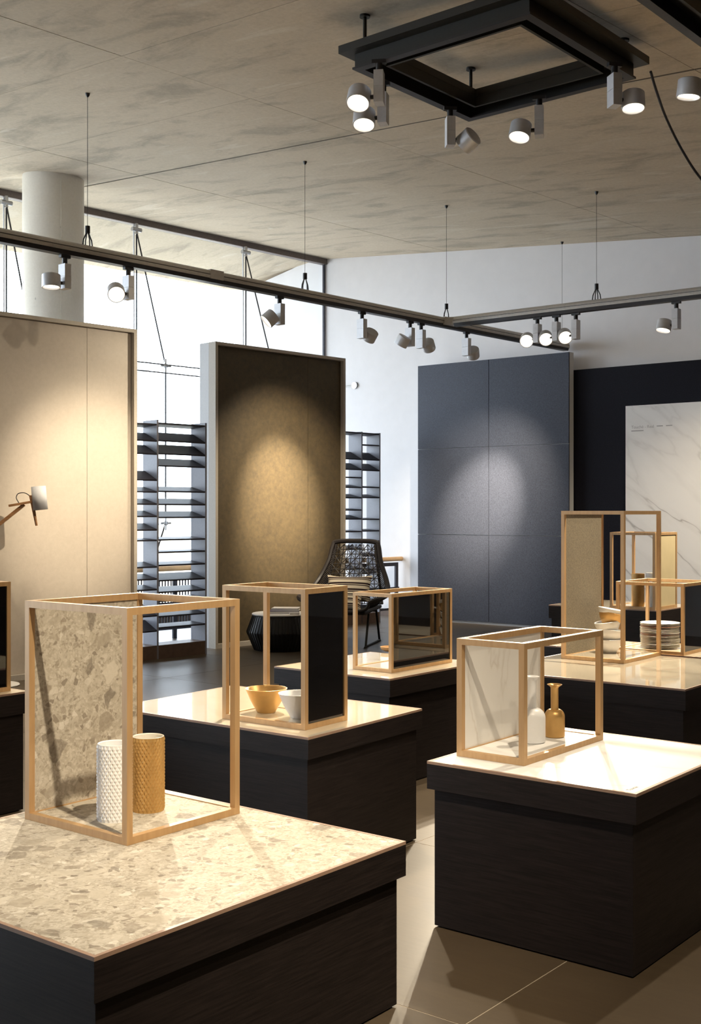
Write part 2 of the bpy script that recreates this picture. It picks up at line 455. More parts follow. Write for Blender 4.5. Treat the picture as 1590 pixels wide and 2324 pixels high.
# ceiling: a cast slab that falls away from the window, in formwork panels 1.25 x 3.25 m
cz = lambda p, dz=0.0: Vector((p.x, p.y, ceil_z(p.x, p.y) + dz))
ext = [uv(1.2, -0.05), corner_R + (RD + D1) * 0.3, near_R + (N - W) * 0.2, near_L - W * 0.2 - N * 0.05]
ce = struct('ceiling', MB().prism([cz(p, 0.012) for p in ext], UP * 0.3), 'concrete_ceiling')
us = [-4.95 + 1.25 * k for k in range(-13, 8)]
vs = [-0.04, 2.2, 5.45, 8.7, 11.95, 15.2, 18.5]
for i in range(len(us) - 1):
    for j in range(len(vs) - 1):
        u0, u1, v0, v1 = us[i], us[i + 1], vs[j], vs[j + 1]
        gl = 0.014 if abs(u0 + 4.95) < 0.01 else 0.0025
        gr = 0.014 if abs(u1 + 4.95) < 0.01 else 0.0025
        u0 += gl; u1 -= gr; v0 += 0.003; v1 -= 0.003
        q = [uv(u0, v0), uv(u1, v0), uv(u1, v1), uv(u0, v1)]
        # keep inside the back wall
        def beyond(p): return (p - BWP).dot(D1)
        if all(beyond(p) > 0.05 for p in q): continue
        out = []
        for k in range(4):
            p0, p1 = q[k], q[(k + 1) % 4]; s0, s1 = 0.1 - beyond(p0), 0.1 - beyond(p1)
            if s0 >= 0: out.append(p0)
            if (s0 >= 0) != (s1 >= 0): out.append(p0 + (p1 - p0) * (s0 / (s0 - s1)))
        m = sum(out, Vector()) / len(out)
        dz = random.uniform(0, 0.0025)
        MB().prism([cz(p, dz) for p in out], UP * 0.012).build('formwork_panel', 'concrete_ceiling', ce)
for u in us[1:-1]:
    hw = 0.0135 if abs(u + 4.95) < 0.01 else 0.0024
    v1 = 18.4
    k = (BWP - uv(u, 0)).dot(D1) / N.dot(D1)          # where this seam meets the back wall
    if N.dot(D1) > 0: v1 = min(v1, k + 0.1); v0 = -0.03
    else: v0 = max(-0.03, k - 0.1)
    if v1 - v0 < 0.2: continue
    q = [uv(u - hw, v0), uv(u + hw, v0), uv(u + hw, v1), uv(u - hw, v1)]
    MB().prism([cz(p, 0.0035) for p in q], UP * 0.009).build('seam', 'seam_grout', ce)
for v in vs[1:-1]:
    k = (BWP - uv(0, v)).dot(D1) / W.dot(D1)
    q = [uv(-20.4, v - .0028), uv(k, v - .0028), uv(k, v + .0028), uv(-20.4, v + .0028)]
    MB().prism([cz(p, 0.0035) for p in q], UP * 0.009).build('seam', 'seam_grout', ce)
# soffit outside the glass, falling outwards
so = MB().prism([uv(1.6, -0.09, 5.34), uv(1.6, -2.0, 5.10), uv(-24, -2.0, 5.10), uv(-24, -0.09, 5.34)], UP * 0.5)
so.build('outdoor_soffit', 'concrete_ceiling', ce)

# walls
wl_end = GC + D2 * 1.88
wb = MB()
def wall_prism(a, b, thick_dir, t, base=-0.2, top=None):
    za, zb = (top, top) if top else (ceil_z(a.x, a.y) + 0.1, ceil_z(b.x, b.y) + 0.1)
    return MB().prism([a + UP * base, b + UP * base, b + UP * zb, a + UP * za], thick_dir * t)
wbk = struct('wall_back', wall_prism(GC, corner_R, D1, 0.25), 'white_plaster')
wo = MB().prism([GC + D2 * 0.001 - UP * 4, wl_end - UP * 4, wl_end + UP * 5.0, GC + D2 * 0.001 + UP * 5.4], D1 * 0.25)
wo.build('outdoor_wall', 'white_plaster', wbk)
struct('wall_right', wall_prism(corner_R, near_R, N, 0.25), 'dark_panelling')
struct('wall_rear', wall_prism(near_R, near_L, -W, 0.25), 'white_plaster')
bs = MB().bar(back_at(0.05) + UP * 0.05 - D1 * 0.01, back_at(9.5) + UP * 0.05 - D1 * 0.01, 0.02, 0.10)
struct('baseboard_back', bs, 'plank_brown')

# window wall: frameless panes between a header and a sill, joints every 1.86 m
win = struct_root('window_1', GC)
L_WIN = -U_NEAR
HEAD_T, HEAD_B, SILL = 5.33, 5.235, 0.14
MB().box(uv(0, -0.05, HEAD_B), -W * L_WIN, N * 0.1, UP * (HEAD_T - HEAD_B)).build('header', 'brown_header', win)
MB().box(uv(0, -0.12, -0.2), -W * L_WIN, N * 0.2, UP * (SILL + 0.2)).build('sill', 'brown_header', win)
TR = [1.62 + 1.86 * k for k in range(11)]
joints = [0.0] + TR[:10] + [L_WIN]
for a, b in zip(joints, joints[1:]):
    for z0, z1 in ((SILL, 1.36), (1.36, 3.34), (3.34, HEAD_B)):
        MB().box(uv(-a - 0.008, -0.006, z0 + 0.004), -W * (b - a - 0.016), N * 0.012, UP * (z1 - z0 - 0.008)).build('window_pane', 'window_glass', win)
for a in joints[1:6]:
    MB().box(uv(-a + 0.006, -0.008, SILL), -W * 0.012, N * 0.016, UP * (HEAD_B - SILL)).build('joint_seal', 'grey_linen', win)
MB().box(uv(-0.012, -0.02, SILL), -W * 0.02, N * 0.04, UP * (HEAD_B - SILL)).build('edge_channel', 'charcoal_shelf', win)

# round concrete column
cp = at_y(121, 1162, 13.14); cp.z = 0
cr = 0.335
colm = MB().lathe([(0, 0), (cr, 0), (cr, ceil_z(cp.x, cp.y) - 0.03), (cr * 0.995, ceil_z(cp.x, cp.y) + 0.05), (0, ceil_z(cp.x, cp.y) + 0.05)], cp, 64)
co = struct('column', colm, 'concrete_column', loc=cp, smooth=True)
for sgn in (-1, 1):                    # the casting seam
    MB().bar(cp + Vector((0.16, -0.297, 0.0)) * 1.0, cp + Vector((0.16, -0.297, 5.15)), 0.006, 0.006).build('casting_seam', 'concrete_column', co) if sgn > 0 else None

# ------------------------------------------------------------------ outdoors
struct('terrace_floor', MB().box(uv(2.5, -0.13, -0.25), -W * 27, -N * 3.2, UP * 0.2), 'terrace')
struct('outdoor_ground', MB().box((-160, 5, -9.3), (320, 0, 0), (0, 240, 0), (0, 0, 0.3)), 'outdoor_ground')
def building(px0, px1, ytop, Y, depth, mat, label, wins):
    p0, p1 = at_y(px0, ytop, Y), at_y(px1, ytop, Y)
    r = thing('building', (p0.x, Y, -9.0), label, 'building')
    MB().box((p0.x, Y, -9.0), (p1.x - p0.x, 0, 0), (0, depth, 0), (0, 0, p0.z + 9.0)).build('facade', mat, r)
    MB().box((p0.x - .3, Y - .3, p0.z), (p1.x - p0.x + .6, 0, 0), (0, depth + .6, 0), (0, 0, .4)).build('roof', 'facade_pale', r)
    for (a, b, c, d) in wins:
        q0, q1 = at_y(a, b, Y), at_y(c, d, Y)
        MB().box((q0.x, Y - 0.05, q1.z), (q1.x - q0.x, 0, 0), (0, 0.1, 0), (0, 0, q0.z - q1.z)).build('window', 'facade_blue', r)
building(300, 345, 1150, 70, 12, 'facade_cream', 'pale cream building outside, seen through the left bay of the slatted screen', [(306, 1162, 314, 1176), (324, 1162, 332, 1176), (306, 1188, 314, 1202), (324, 1188, 332, 1202)])
building(383, 404, 1128, 85, 12, 'facade_cream', 'tall narrow yellowish building outside, behind the window cable', [(388, 1140, 393, 1150), (396, 1140, 401, 1150), (388, 1158, 393, 1168), (396, 1158, 401, 1168)])
building(415, 448, 1148, 60, 10, 'facade_pale', 'pale bluish building outside, beside the end post of the slatted screen', [(417, 1206, 430, 1220), (434, 1206, 445, 1220), (417, 1166, 430, 1182), (434, 1166, 445, 1182)])

# ------------------------------------------------------------------ cable trusses that brace the window
def truss(s, label):
    p = uv(-s, 0.06); q = uv(-s, 0.68)
    r = thing('cable_truss', p + UP * 0.14, label, 'cable truss', 'steel cable trusses along the window')
    top = p + UP * 5.27; n1 = q + UP * 3.34; n2 = q + UP * 1.36; foot = p + UP * 0.16
    f = MB().cyl(p + UP * 5.16 - W * 0.07, p + UP * 5.16 + W * 0.07, 0.028, n=12)
    f.cyl(p + UP * 5.10, p + UP * 5.24, 0.022, n=12); f.build('top_fitting', 'steel', r, smooth=True)
    MB().tube([p + UP * 5.14, p + UP * 0.16], 0.0105, 6).build('cable', 'track_dark', r)
    MB().tube([p + UP * 5.14, n1], 0.0105, 6).build('cable', 'track_dark', r)
    MB().tube([n1, n2], 0.0105, 6).build('cable', 'track_dark', r)
    MB().tube([n2, foot], 0.0105, 6).build('cable', 'track_dark', r)
    for nn in (n1, n2):
        b = MB().lathe([(0, -0.035), (0.03, -0.02), (0.035, 0), (0.03, 0.02), (0, 0.035)], nn, 12)
        b.cyl(nn - UP * 0.09, nn + UP * 0.09, 0.013, n=10); b.cyl(nn - W * 0.08, nn + W * 0.08, 0.012, n=10)
        nd = b.build('node', 'steel', r, smooth=True)
        base = Vector((p.x, p.y, nn.z - 0.03))
        MB().cyl(base - N * 0.05, nn, 0.012, 0.02, n=10).build('strut', 'steel', r, smooth=True)
    for dz in (0.015, -0.09):
        a = n1 + UP * dz
        MB().tube([a, a - W * 0.90], 0.0085, 6).build('side_cable', 'track_dark', r)
        MB().tube([a, a + W * 0.90], 0.0085, 6).build('side_cable', 'track_dark', r)
truss(TR[0], 'steel cable truss at the window above the dark stone panel')
truss(TR[1], 'steel cable truss at the window between the two tall stone panels')
truss(TR[2], 'steel cable truss at the window left of the concrete column')

# ------------------------------------------------------------------ balustrade along the window
rl = uv(0, 1.42)
s_a, s_b = on_line(240, rl, W), on_line(915, rl, W)
rr = thing('balustrade', rl + W * s_b, 'metal balustrade with a wooden handrail along the window, behind the screens', 'railing')
MB().cyl(rl + W * s_a + UP * 0.83, rl + W * s_b + UP * 0.83, 0.032, n=14).build('handrail', 'pale_wood', rr, smooth=True)
MB().bar(rl + W * s_a + UP * 0.755, rl + W * (s_b - 0.17) + UP * 0.755, 0.03, 0.05).build('top_bar', 'charcoal_shelf', rr)
MB().bar(rl + W * s_a + UP * 0.42, rl + W * (s_b - 0.1) + UP * 0.42, 0.02, 0.02).build('mid_bar', 'charcoal_shelf', rr)
MB().bar(rl + W * s_a + UP * 0.12, rl + W * (s_b - 0.1) + UP * 0.12, 0.02, 0.03).build('low_bar', 'charcoal_shelf', rr)
for px in (396, 560, 720, 899):
    s = on_line(px, rl, W)
    MB().bar(rl + W * s, rl + W * s + UP * 0.78, 0.05, 0.03, side=W).build('post', 'charcoal_shelf', rr)
s0, s1 = on_line(300, rl, W), on_line(446, rl, W)
k = int((s1 - s0) / 0.042)
for i in range(k):
    s = s0 + (s1 - s0) * i / k
    MB().bar(rl + W * s + UP * 0.12, rl + W * s + UP * 0.745, 0.014, 0.010, side=W).build('baluster', 'charcoal_shelf', rr)

# ------------------------------------------------------------------ tall display panels in front of the window
def tall_panel(corner, length, height, depth, splits, stone, label, board_in, board_out, recess=0.05, behind='book_white'):
    """corner: front left foot of the panel; it runs along W, its back is towards the window"""
    c = Vector(corner); b = 0.035; bk = -N
    r = thing('display_wall', c, label, 'display wall')
    h1 = depth * 0.42
    for nm, o, a, hh in (('side_board', c, W * b, height), ('side_board', c + W * (length - b), W * b, height)):
        MB().box(o, a, bk * h1, UP * hh).build(nm, board_in, r)
        MB().box(o + W * 0.004 + bk * (h1 + 0.006), a, bk * (depth - h1 - 0.006), UP * hh).build(nm, board_out, r)
    MB().box(c + W * b + UP * (height - b), W * (length - 2 * b), bk * depth, UP * b).build('top_board', board_in, r)
    MB().box(c + W * b, W * (length - 2 * b), bk * h1, UP * 0.05).build('plinth_board', board_in, r)
    MB().box(c + W * b + bk * (depth - 0.02) + UP * 0.05, W * (length - 2 * b), bk * 0.018, UP * (height - b - 0.05)).build('back_panel', board_out, r)
    xs = [b + 0.002] + splits + [length - b - 0.002]
    for x0, x1 in zip(xs, xs[1:]):
        MB().box(c + W * (x0 + 0.002) + bk * recess + UP * 0.052, W * (x1 - x0 - 0.004), bk * 0.012, UP * (height - b - 0.056)).build('stone_slab', stone, r)
    MB().box(c + W * (b + 0.001) + bk * (recess + 0.0125) + UP * 0.051, W * (length - 2 * b - 0.002), bk * 0.02, UP * (height - b - 0.054)).build('backing', behind, r)
    return r
bp_r = on_z(311, 1514, 0)
L_B = 4.4
bp = bp_r - W * L_B
sp = L_B + on_line(204, bp_r, W)
tall_panel(bp, L_B, 3.265, 0.26, [sp - 1.5, sp], 'beige_stone', 'tall beige stone panel with grey edges behind the wooden lamp', 'taupe_board', 'grey_board', behind='book_white')
dp = on_z(489, 1473, 0)
L_D = on_line(784, dp, W)
tall_panel(dp, L_D, 3.37, 0.28, [on_line(705, dp, W)], 'rust_stone', 'tall dark rust-brown stone panel in a pale frame beside the armchair', 'taupe_board', 'grey_board')

# slatted screens between the panels
def screen(right_foot, bays, bay_w, height, label, rows_by_bay, depth=0.24):
    f = Vector(right_foot); r = thing('slatted_screen', f, label, 'screen', 'slatted display screens by the window')
    t = 0.022
    for k in range(bays + 1):
        o = f - W * (k * bay_w)
        MB().box(o - W * t, W * t, -N * depth, UP * height).build('upright', 'grey_upright', r)
    MB().box(f - W * (bays * bay_w), W * (bays * bay_w - t), -N * depth, UP * 0.14).build('plinth', 'plank_brown', r)
    for k in range(bays):
        x0, ln = f - W * ((k + 1) * bay_w), bay_w - t
        for z, tilt in rows_by_bay[k % len(rows_by_bay)]:
            # a shelf board turned about its front edge
            a = math.radians(tilt); d = -N * math.cos(a) * (depth - 0.01) + UP * math.sin(a) * (depth - 0.01)
            nrm = N * math.sin(a) + UP * math.cos(a)
            o = x0 + UP * z - N * 0.004
            MB().box(o, W * ln, d, nrm * 0.016).build('slat', 'charcoal_shelf', r)
sc_f = on_z(469, 1484, 0)
zrow = lambda ys, Y: [(EYE - (y - CY) / FPX * Y, tl) for y, tl in ys]
Ys = sc_f.y
rows_r = zrow([(966, -3), (1005, 24), (1034, 26), (1061, 20), (1118, 12), (1147, 14), (1176, 14), (1226, 4), (1254, 2), (1283, 5), (1317, 14), (1343, 9), (1363, 6), (1397, 10), (1422, 3)], Ys - .2)
rows_l = zrow([(963, -3), (1001, 22), (1031, 24), (1091, 24), (1118, 12), (1146, 13), (1174, 13), (1205, 15), (1229, 3), (1290, 10), (1318, 10), (1342, 8), (1402, 22), (1437, 24)], Ys - .6)
bw = -on_line(360, sc_f, W)
screen(sc_f, 2, bw, 2.44, 'dark slatted screen between the beige panel and the dark stone panel', [rows_r, rows_l])
sc2 = on_z(863, 1412, 0)
bw2 = -on_line(822.5, sc2, W)
Y2 = sc2.y
rA = zrow([(987, -3), (1013, 3), (1046, 26), (1070, 24), (1108, 4), (1131, 10), (1180, 3), (1206, 4), (1229, 4), (1262, 8), (1300, 12), (1340, 6)], Y2)
rB = zrow([(987, -3), (1046, 26), (1069, 22), (1087, 3), (1109, 9), (1132, 12), (1159, 4), (1179, 12), (1207, 3), (1246, 10), (1290, 8), (1330, 8)], Y2)
screen(sc2, 3, bw2, 2.575, 'dark slatted screen behind the woven armchair', [rA, rB])

# ------------------------------------------------------------------ back wall: slate panel, navy board, marble slab
bl = on_z(947.4, 1407, 0)
wid, hgt = 2.34, 3.53
sl = thing('slate_wall_panel', bl, 'blue-grey slate wall panel of six large tiles left of the navy board', 'wall panel')
tw = on_line(1108.5, bl, RD)
MB().box(bl + D1 * 0.02, RD * wid, D1 * 0.10, UP * hgt).build('backing', 'grey_board', sl)
zs = [0.03, EYE - (1212.5 - CY) / FPX * bl.y, EYE - (1020.3 - CY) / FPX * bl.y, hgt]
for z0, z1 in zip(zs, zs[1:]):
    for x0, x1 in ((0, tw), (tw, wid)):
        MB().box(bl + RD * (x0 + .004) + UP * (z0 + .004), RD * (x1 - x0 - .008), D1 * 0.02, UP * (z1 - z0 - .008)).build('tile', 'slate_tile', sl)
nb = bl + D1 * 0.14
s_n = on_line(1297, nb, RD)
s_e = s_n + 4.2
nvy = MB().box(nb + RD * s_n, RD * 4.2, D1 * 0.1, UP * 3.31).build('navy_board', 'navy_board', loc=nb + RD * s_n)
tag(nvy, 'large matt navy board on the back wall behind the marble slab', 'wall panel')
s_m = on_line(1421, nb, RD)
mz = EYE + (1162 - 922) / FPX * (nb + RD * s_m).y
ms = thing('marble_slab', nb + RD * s_m - D1 * 0.03, 'white marble slab with grey veins leaning on the navy board', 'stone slab')
MB().box(nb + RD * s_m - D1 * 0.025, RD * 2.4, D1 * 0.02, UP * mz).build('slab', 'marble_wall', ms)
def print_text(txt, size, origin, right, up, mat, parent, name='print'):
    cu = bpy.data.curves.new(name, 'FONT'); cu.body = txt; cu.size = size; cu.extrude = 0.0004
    tmp = bpy.data.objects.new(name, cu); COL.objects.link(tmp)
    dg = bpy.context.evaluated_depsgraph_get(); me = bpy.data.meshes.new_from_object(tmp.evaluated_get(dg))
    bpy.data.objects.remove(tmp); me.materials.clear(); me.materials.append(MATS[mat])
    ob = bpy.data.objects.new(name, me); COL.objects.link(ob); ob.parent = parent
    r, u = right.normalized(), up.normalized(); nn = r.cross(u)
    M = Matrix((r, u, nn)).transposed().to_4x4(); M.translation = Vector(origin) - OFF[parent.name]
    ob.matrix_local = M
    return ob
tx = nb + RD * on_line(1434, nb, RD) - D1 * 0.0256
zt = EYE - (973 - CY) / FPX * tx.y
print_text('Touch\u00e9 - Real', 0.052, tx + UP * zt, RD, UP, 'grey_print', ms, 'lettering')
pr = MB()
for a, b, z in ((0.0, 0.16, -0.035), (0.33, 0.41, 0.012), (0.45, 0.53, 0.012)):
    pr.box(tx + RD * a + UP * (zt + z) - D1 * 0.0006, RD * (b - a), D1 * 0.0006, UP * 0.012)
pr.build('lettering_line', 'grey_print', ms)
# little steel bracket on the white wall
hk = at_y(799, 875, 17.2)
hb = thing('wall_bracket', hk, 'small steel cable bracket on the white wall beside the dark panel', 'bracket')
sK = on_line(806, BWP, RD); e = BWP + RD * sK; e.z = EYE + (CY - 875) / FPX * e.y
MB().cyl(e, e - D1 * 0.03, 0.05, n=16).build('plate', 'steel', hb, smooth=True)
MB().tube([e - D1 * 0.02, e - D1 * 0.02 - RD * 0.25], 0.008, 6).build('rod', 'steel', hb)

# ------------------------------------------------------------------ plinths
def plinth(near, a_vec, b_vec, h, top, label, lid=0.155, inset=0.02, trim=0.012, base_down=True):
    """near: nearest top corner in plan; a_vec runs right-away, b_vec left-away"""
    near = Vector((near.x, near.y, 0)); a, b = Vector(a_vec), Vector(b_vec)
    ua, ub = a.normalized(), b.normalized()
    r = thing('display_plinth', near + (a + b) / 2, label, 'display plinth', 'dark wooden display plinths')
    q = near + ua * inset + ub * inset
    MB().box(q + UP * 0.006, a - ua * 2 * inset, b - ub * 2 * inset, UP * (h - lid - 0.006)).build('base', 'dark_oak', r)
    MB().box(q + ua * .015 + ub * .015, a - ua * (2 * inset + .03), b - ub * (2 * inset + .03), UP * 0.006).build('foot', 'track_dark', r)
    MB().box(near + UP * (h - lid), a, b, UP * (lid - 0.010)).build('lid', 'dark_oak', r)
    z = UP * (h - 0.010); t = trim
    MB().box(near + z, a, ub * t, UP * 0.010).build('edge_strip', 'brown_edging', r)
    MB().box(near + z + b - ub * t, a, ub * t, UP * 0.010).build('edge_strip', 'brown_edging', r)
    MB().box(near + z + ub * t, ua * t, b - ub * 2 * t, UP * 0.010).build('edge_strip', 'brown_edging', r)
    MB().box(near + z + ub * t + a - ua * t, ua * t, b - ub * 2 * t, UP * 0.010).build('edge_strip', 'brown_edging', r)
    MB().box(near + z + ua * (t + .001) + ub * (t + .001), a - ua * 2 * (t + .001), b - ub * 2 * (t + .001), UP * 0.0095).build('stone_top', top, r)
    return r
HT = 0.60
pFL = on_z(213.5, 2173, 0.50)
plFL = plinth(pFL, D1 * 1.195, D2 * 1.2, 0.50, 'pebble_stone', 'low dark plinth with a pebbled stone top, nearest in the foreground', lid=0.105, trim=0.011)
pR = on_z(1443, 1802.5, HT)
plR = plinth(pR, D1 * 0.90, D2 * 0.81, HT, 'marble_top', 'dark plinth with a white marble top carrying the two bottles', lid=0.10)
pM = on_z(699, 1674, HT)
cM = on_z(957.5, 1608, HT)
plinth(pM, cM - pM, D2.lerp(V2(-52.2), 1.0) * 1.19, HT, 'cream_gloss', 'dark plinth with a glossy cream top carrying the two bowls', lid=0.09, trim=0.006)
pK = on_z(884.5, 1541, HT)
plinth(pK, D1 * 0.92, D2 * 0.84, HT, 'cream_gloss', 'dark plinth behind the bowls, with a low frame and black glass panel', lid=0.10, trim=0.006)
pR2 = on_z(1554.7, 1564.5, HT)
plinth(pR2, D1 * 1.25, D2 * 1.22, HT, 'sand_gloss', 'dark plinth with a glossy sand top carrying the stacked bowls', lid=0.11, trim=0.006)
pR3 = D1 * 7.06 + D2 * 2.25
plinth(pR3, D1 * 0.56, D2 * 1.8, HT, 'cream_gloss', 'dark plinth carrying the stack of plates', lid=0.10, trim=0.006)
pR4 = on_z(1492, 1386, HT)
plinth(pR4, D1 * 0.9, D2 * 1.12, HT, 'sand_gloss', 'farthest dark plinth by the navy board, carrying two tumblers', lid=0.13, trim=0.008)
cLT = on_z(65.5, 1568, HT)
plinth(cLT - D1 * 1.2, D1 * 1.2, D2 * 0.8, HT, 'cream_gloss', 'dark plinth cut by the left edge of the picture', lid=0.11, trim=0.006)
# small print at plinth corners
pr1 = pR + UP * 0.0 - UP * 0.0
tp = on_z(1429, 1794.5, HT - 0.0004)
print_text('Touch\u00e9', 0.022, Vector((tp.x, tp.y, HT - 0.0004)), D1, D2, 'grey_print', plR, 'lettering')

# ------------------------------------------------------------------ display frames
def frame(near, la, lb, h, label, panel=None, panel_mat=None, t=0.022, ua=None, ub=None, zt=HT, base='cream_gloss'):
    """near: nearest bottom corner; la along D1, lb along D2. panel: 'far' = plane at far D2 side, 'near' = plane at D2=0"""
    ua = ua or D1; ub = ub or D2
    o = Vector((near.x, near.y, zt)); r = thing('display_cube', o + ua * la / 2 + ub * lb / 2, label, 'display frame', 'blond open cube frames on plinths')
    A, B = ua * t, ub * t
    for x in (0, la - t):
        for y in (0, lb - t):
            MB().box(o + ua * x + ub * y, A, B, UP * h).build('post', 'blond_frame', r)
    for z in (0, h - t):
        for y in (0, lb - t):
            MB().box(o + ua * t + ub * y + UP * z, ua * (la - 2 * t), B, UP * t).build('rail', 'blond_frame', r)
        for x in (0, la - t):
            MB().box(o + ua * x + ub * t + UP * z, A, ub * (lb - 2 * t), UP * t).build('rail', 'blond_frame', r)
    MB().box(o + ua * t + ub * t, ua * (la - 2 * t), ub * (lb - 2 * t), UP * (t - 0.003)).build('base_slab', base, r)
    if panel:
        y = lb - t * 0.75 if panel == 'far' else t * 0.25
        MB().box(o + ua * t + ub * y + UP * t, ua * (la - 2 * t), ub * t * 0.5, UP * (h - 2 * t)).build('panel', panel_mat, r)
    return r
fFL = on_z(288, 1920, 0.50)
frame(fFL, 0.485, 0.50, 0.712, 'tall blond frame with a pebbled stone back standing on the foreground plinth', 'far', 'pebble_stone', 0.0225, zt=0.50, base='pebble_stone')
fM = on_z(692, 1658, HT)
aM = (cM - pM).normalized()
frame(fM, 0.30, 0.465, 0.582, 'blond frame with a black glass side, around the two bowls', 'near', 'black_glass', 0.022, ua=aM, ub=V2(-53))
fK = on_z(888, 1528, HT)
frame(fK, 0.61, 0.275, 0.442, 'low blond frame with a black glass side in front of the woven armchair', 'near', 'black_glass', 0.02)
fR = on_z(1189, 1739, HT)
frame(fR, 0.615, 0.285, 0.434, 'low blond frame with a white marble back around the two bottles', 'far', 'marble_top', 0.0225, base='marble_top')
fT = on_z(1415, 1507, HT)
frame(fT, 0.53, 0.415, 0.907, 'tallest blond frame with a sand stone side around the stacked bowls', 'far', 'sand_stone', 0.022, base='sand_gloss')
fV = D1 * 7.07 + D2 * 2.955
frame(fV, 0.47, 0.46, 0.45, 'blond frame with a black glass side around the stack of plates, at the right edge', 'near', 'black_glass', 0.02)
fU = pR4 + D1 * 0.03 + D2 * 0.04
frame(fU, 0.5, 0.45, 0.71, 'farthest blond frame, around the gold and white tumblers', 'near', 'gold_panel', 0.024)
fW = cLT - D1 * 0.62 + D2 * 0.03
fWr = on_z(24.5, 1568, HT)
frame(fWr - D1 * 0.55, 0.55, 0.4, 0.55, 'blond frame with a black glass side, cut by the left edge of the picture', 'near', 'black_glass', 0.022)

# ------------------------------------------------------------------ vessels
def vessel(name, prof, c, mat, label, cat, group=None, M=None, n=48):
    o = MB().lathe(prof, c, n, M).build(name, mat, loc=c, smooth=True)
    return tag(o, label, cat, group)
def quilted(c, r, h, mat, label, inner):
    c = Vector(c); root = thing('quilted_vase', c, label, 'vase', 'quilted cylinder vases')
    Nn, rows, d = 26, 22, 0.0035
    mb = MB(); P = []; F = []
    for j in range(rows + 1):
        z = h * j / rows
        for i in range(2 * Nn):
            low = (i + j) % 2 == 0
            rr = r - d if low else r
            if j in (0, rows): rr = r - d
            a = math.pi * i / Nn
            P.append(c + Vector((rr * math.cos(a), rr * math.sin(a), z)))
    M2 = 2 * Nn
    for j in range(rows):
        for i in range(M2):
            k = (i + 1) % M2; a, b, e, f = j * M2 + i, j * M2 + k, (j + 1) * M2 + k, (j + 1) * M2 + i
            if (i + j) % 2 == 0: F += [(a, b, e), (a, e, f)]        # low a - low e
            else: F += [(a, b, f), (b, e, f)]                        # low b - low f
    mb.add(P, F)
    mb.build('body', mat, root)
    ri = r - d
    MB().lathe([(ri, h), (ri - 0.002, h + 0.001), (ri - 0.005, h - 0.002), (ri - 0.006, 0.02), (0, 0.015)], c, 48).build('inside', inner, root, smooth=True)
    MB().lathe([(0, 0), (ri, 0), (ri, 0.002)], c, 48).build('foot', mat, root)
quilted(on_z(260, 1859, 0.50 + .0195), 0.0575, 0.243, 'white_ceramic', 'white quilted cylinder vase behind the near frame post', 'white_ceramic')
quilted(on_z(336, 1838, 0.50 + .0195), 0.0555, 0.243, 'gold_paint', 'gold quilted cylinder vase beside the white one', 'cream_ceramic')

def bottle(c, rb, rn, rl_, h, sh, mat, label):
    p = [(0, 0), (rb * .9, 0), (rb, 0.004)]
    body = h * sh
    p += [(rb, body * 0.72)]
    for k in range(1, 9):
        a = k / 8 * math.pi / 2
        p.append((rn + (rb - rn) * math.cos(a), body * 0.72 + body * 0.28 * math.sin(a)))
    p += [(rn * 0.97, body + h * .04), (rn, h * 0.93), (rn * 1.15, h * .955), (rl_ * .9, h * 0.982), (rl_, h * .995), (rl_ * .96, h), (rl_ * 0.8, h * .99), (rn * .8, h * .95), (rn * .75, body), (0, body * .95)]
    vessel('bottle_vase', p, c, mat, label, 'vase', 'long-necked bottles')
bottle(on_z(1207, 1684, HT + .0193), 0.0505, 0.0165, 0.028, 0.252, 0.52, 'white_ceramic', 'taller white long-necked bottle in the marble-backed frame')
bottle(on_z(1258, 1672, HT + .0193), 0.0395, 0.0155, 0.0295, 0.206, 0.53, 'gold_paint', 'smaller gold long-necked bottle in the marble-backed frame')

def bowl_prof(rr, rb, h, t=0.004):
    return [(0, 0), (rb * .95, 0), (rb, 0.004), (rb + (rr - rb) * .55, h * .5), (rr, h), (rr - t * .5, h + .001), (rr - t, h), (rb + (rr - rb) * .55 - t, h * .5 + t * .5), (rb - t, t * 1.6), (0, t * 1.3)]
vessel('bowl', bowl_prof(0.0925, 0.042, 0.105), on_z(604, 1616, HT + .0193), 'gold_paint', 'gold flared bowl in the frame with the black glass side', 'bowl', 'flared bowls')
vessel('bowl', bowl_prof(0.0925, 0.042, 0.105), on_z(680, 1628, HT + .0193), 'white_ceramic', 'white flared bowl beside the gold bowl, behind the near post', 'bowl', 'flared bowls')
# stacked bowls
sb = on_z(1382, 1481, HT + .0190)
def round_bowl(R, h, t=0.004):
    p = [(0, 0), (R * .52, 0), (R * .55, .004)]
    for k in range(1, 9):
        a = k / 8; p.append((R * (.55 + .45 * math.sin(a * math.pi / 2)), .004 + (h - .004) * a))
    p += [(R - t * .5, h + .0015), (R - t, h)]
    for k in range(7, -1, -1):
        a = k / 8; p.append((R * (.55 + .45 * math.sin(a * math.pi / 2)) - t, .004 + (h - .004) * a + t * .6))
    p.append((0, t * 1.5)); return p
tilts = [(0, 0.0, 'white_ceramic', 'white bowl at the foot of the leaning bowl stack'),
         (6, 0.062, 'white_ceramic', 'white bowl, second from the foot of the leaning stack'),
         (-9, 0.112, 'white_ceramic', 'white bowl just under the gold bowl in the leaning stack'),
         (12, 0.168, 'gold_paint', 'gold bowl, second from the top of the leaning stack'),
         (10, 0.205, 'white_ceramic', 'white bowl on top of the leaning bowl stack')]
for ang, z, m, lb_ in tilts:
    M = Matrix.Rotation(math.radians(ang), 3, 'Y')
    vessel('bowl', round_bowl(0.080, 0.084 if z < .19 else 0.07), sb + UP * z, m, lb_, 'bowl', 'leaning stack of bowls', M, 36)
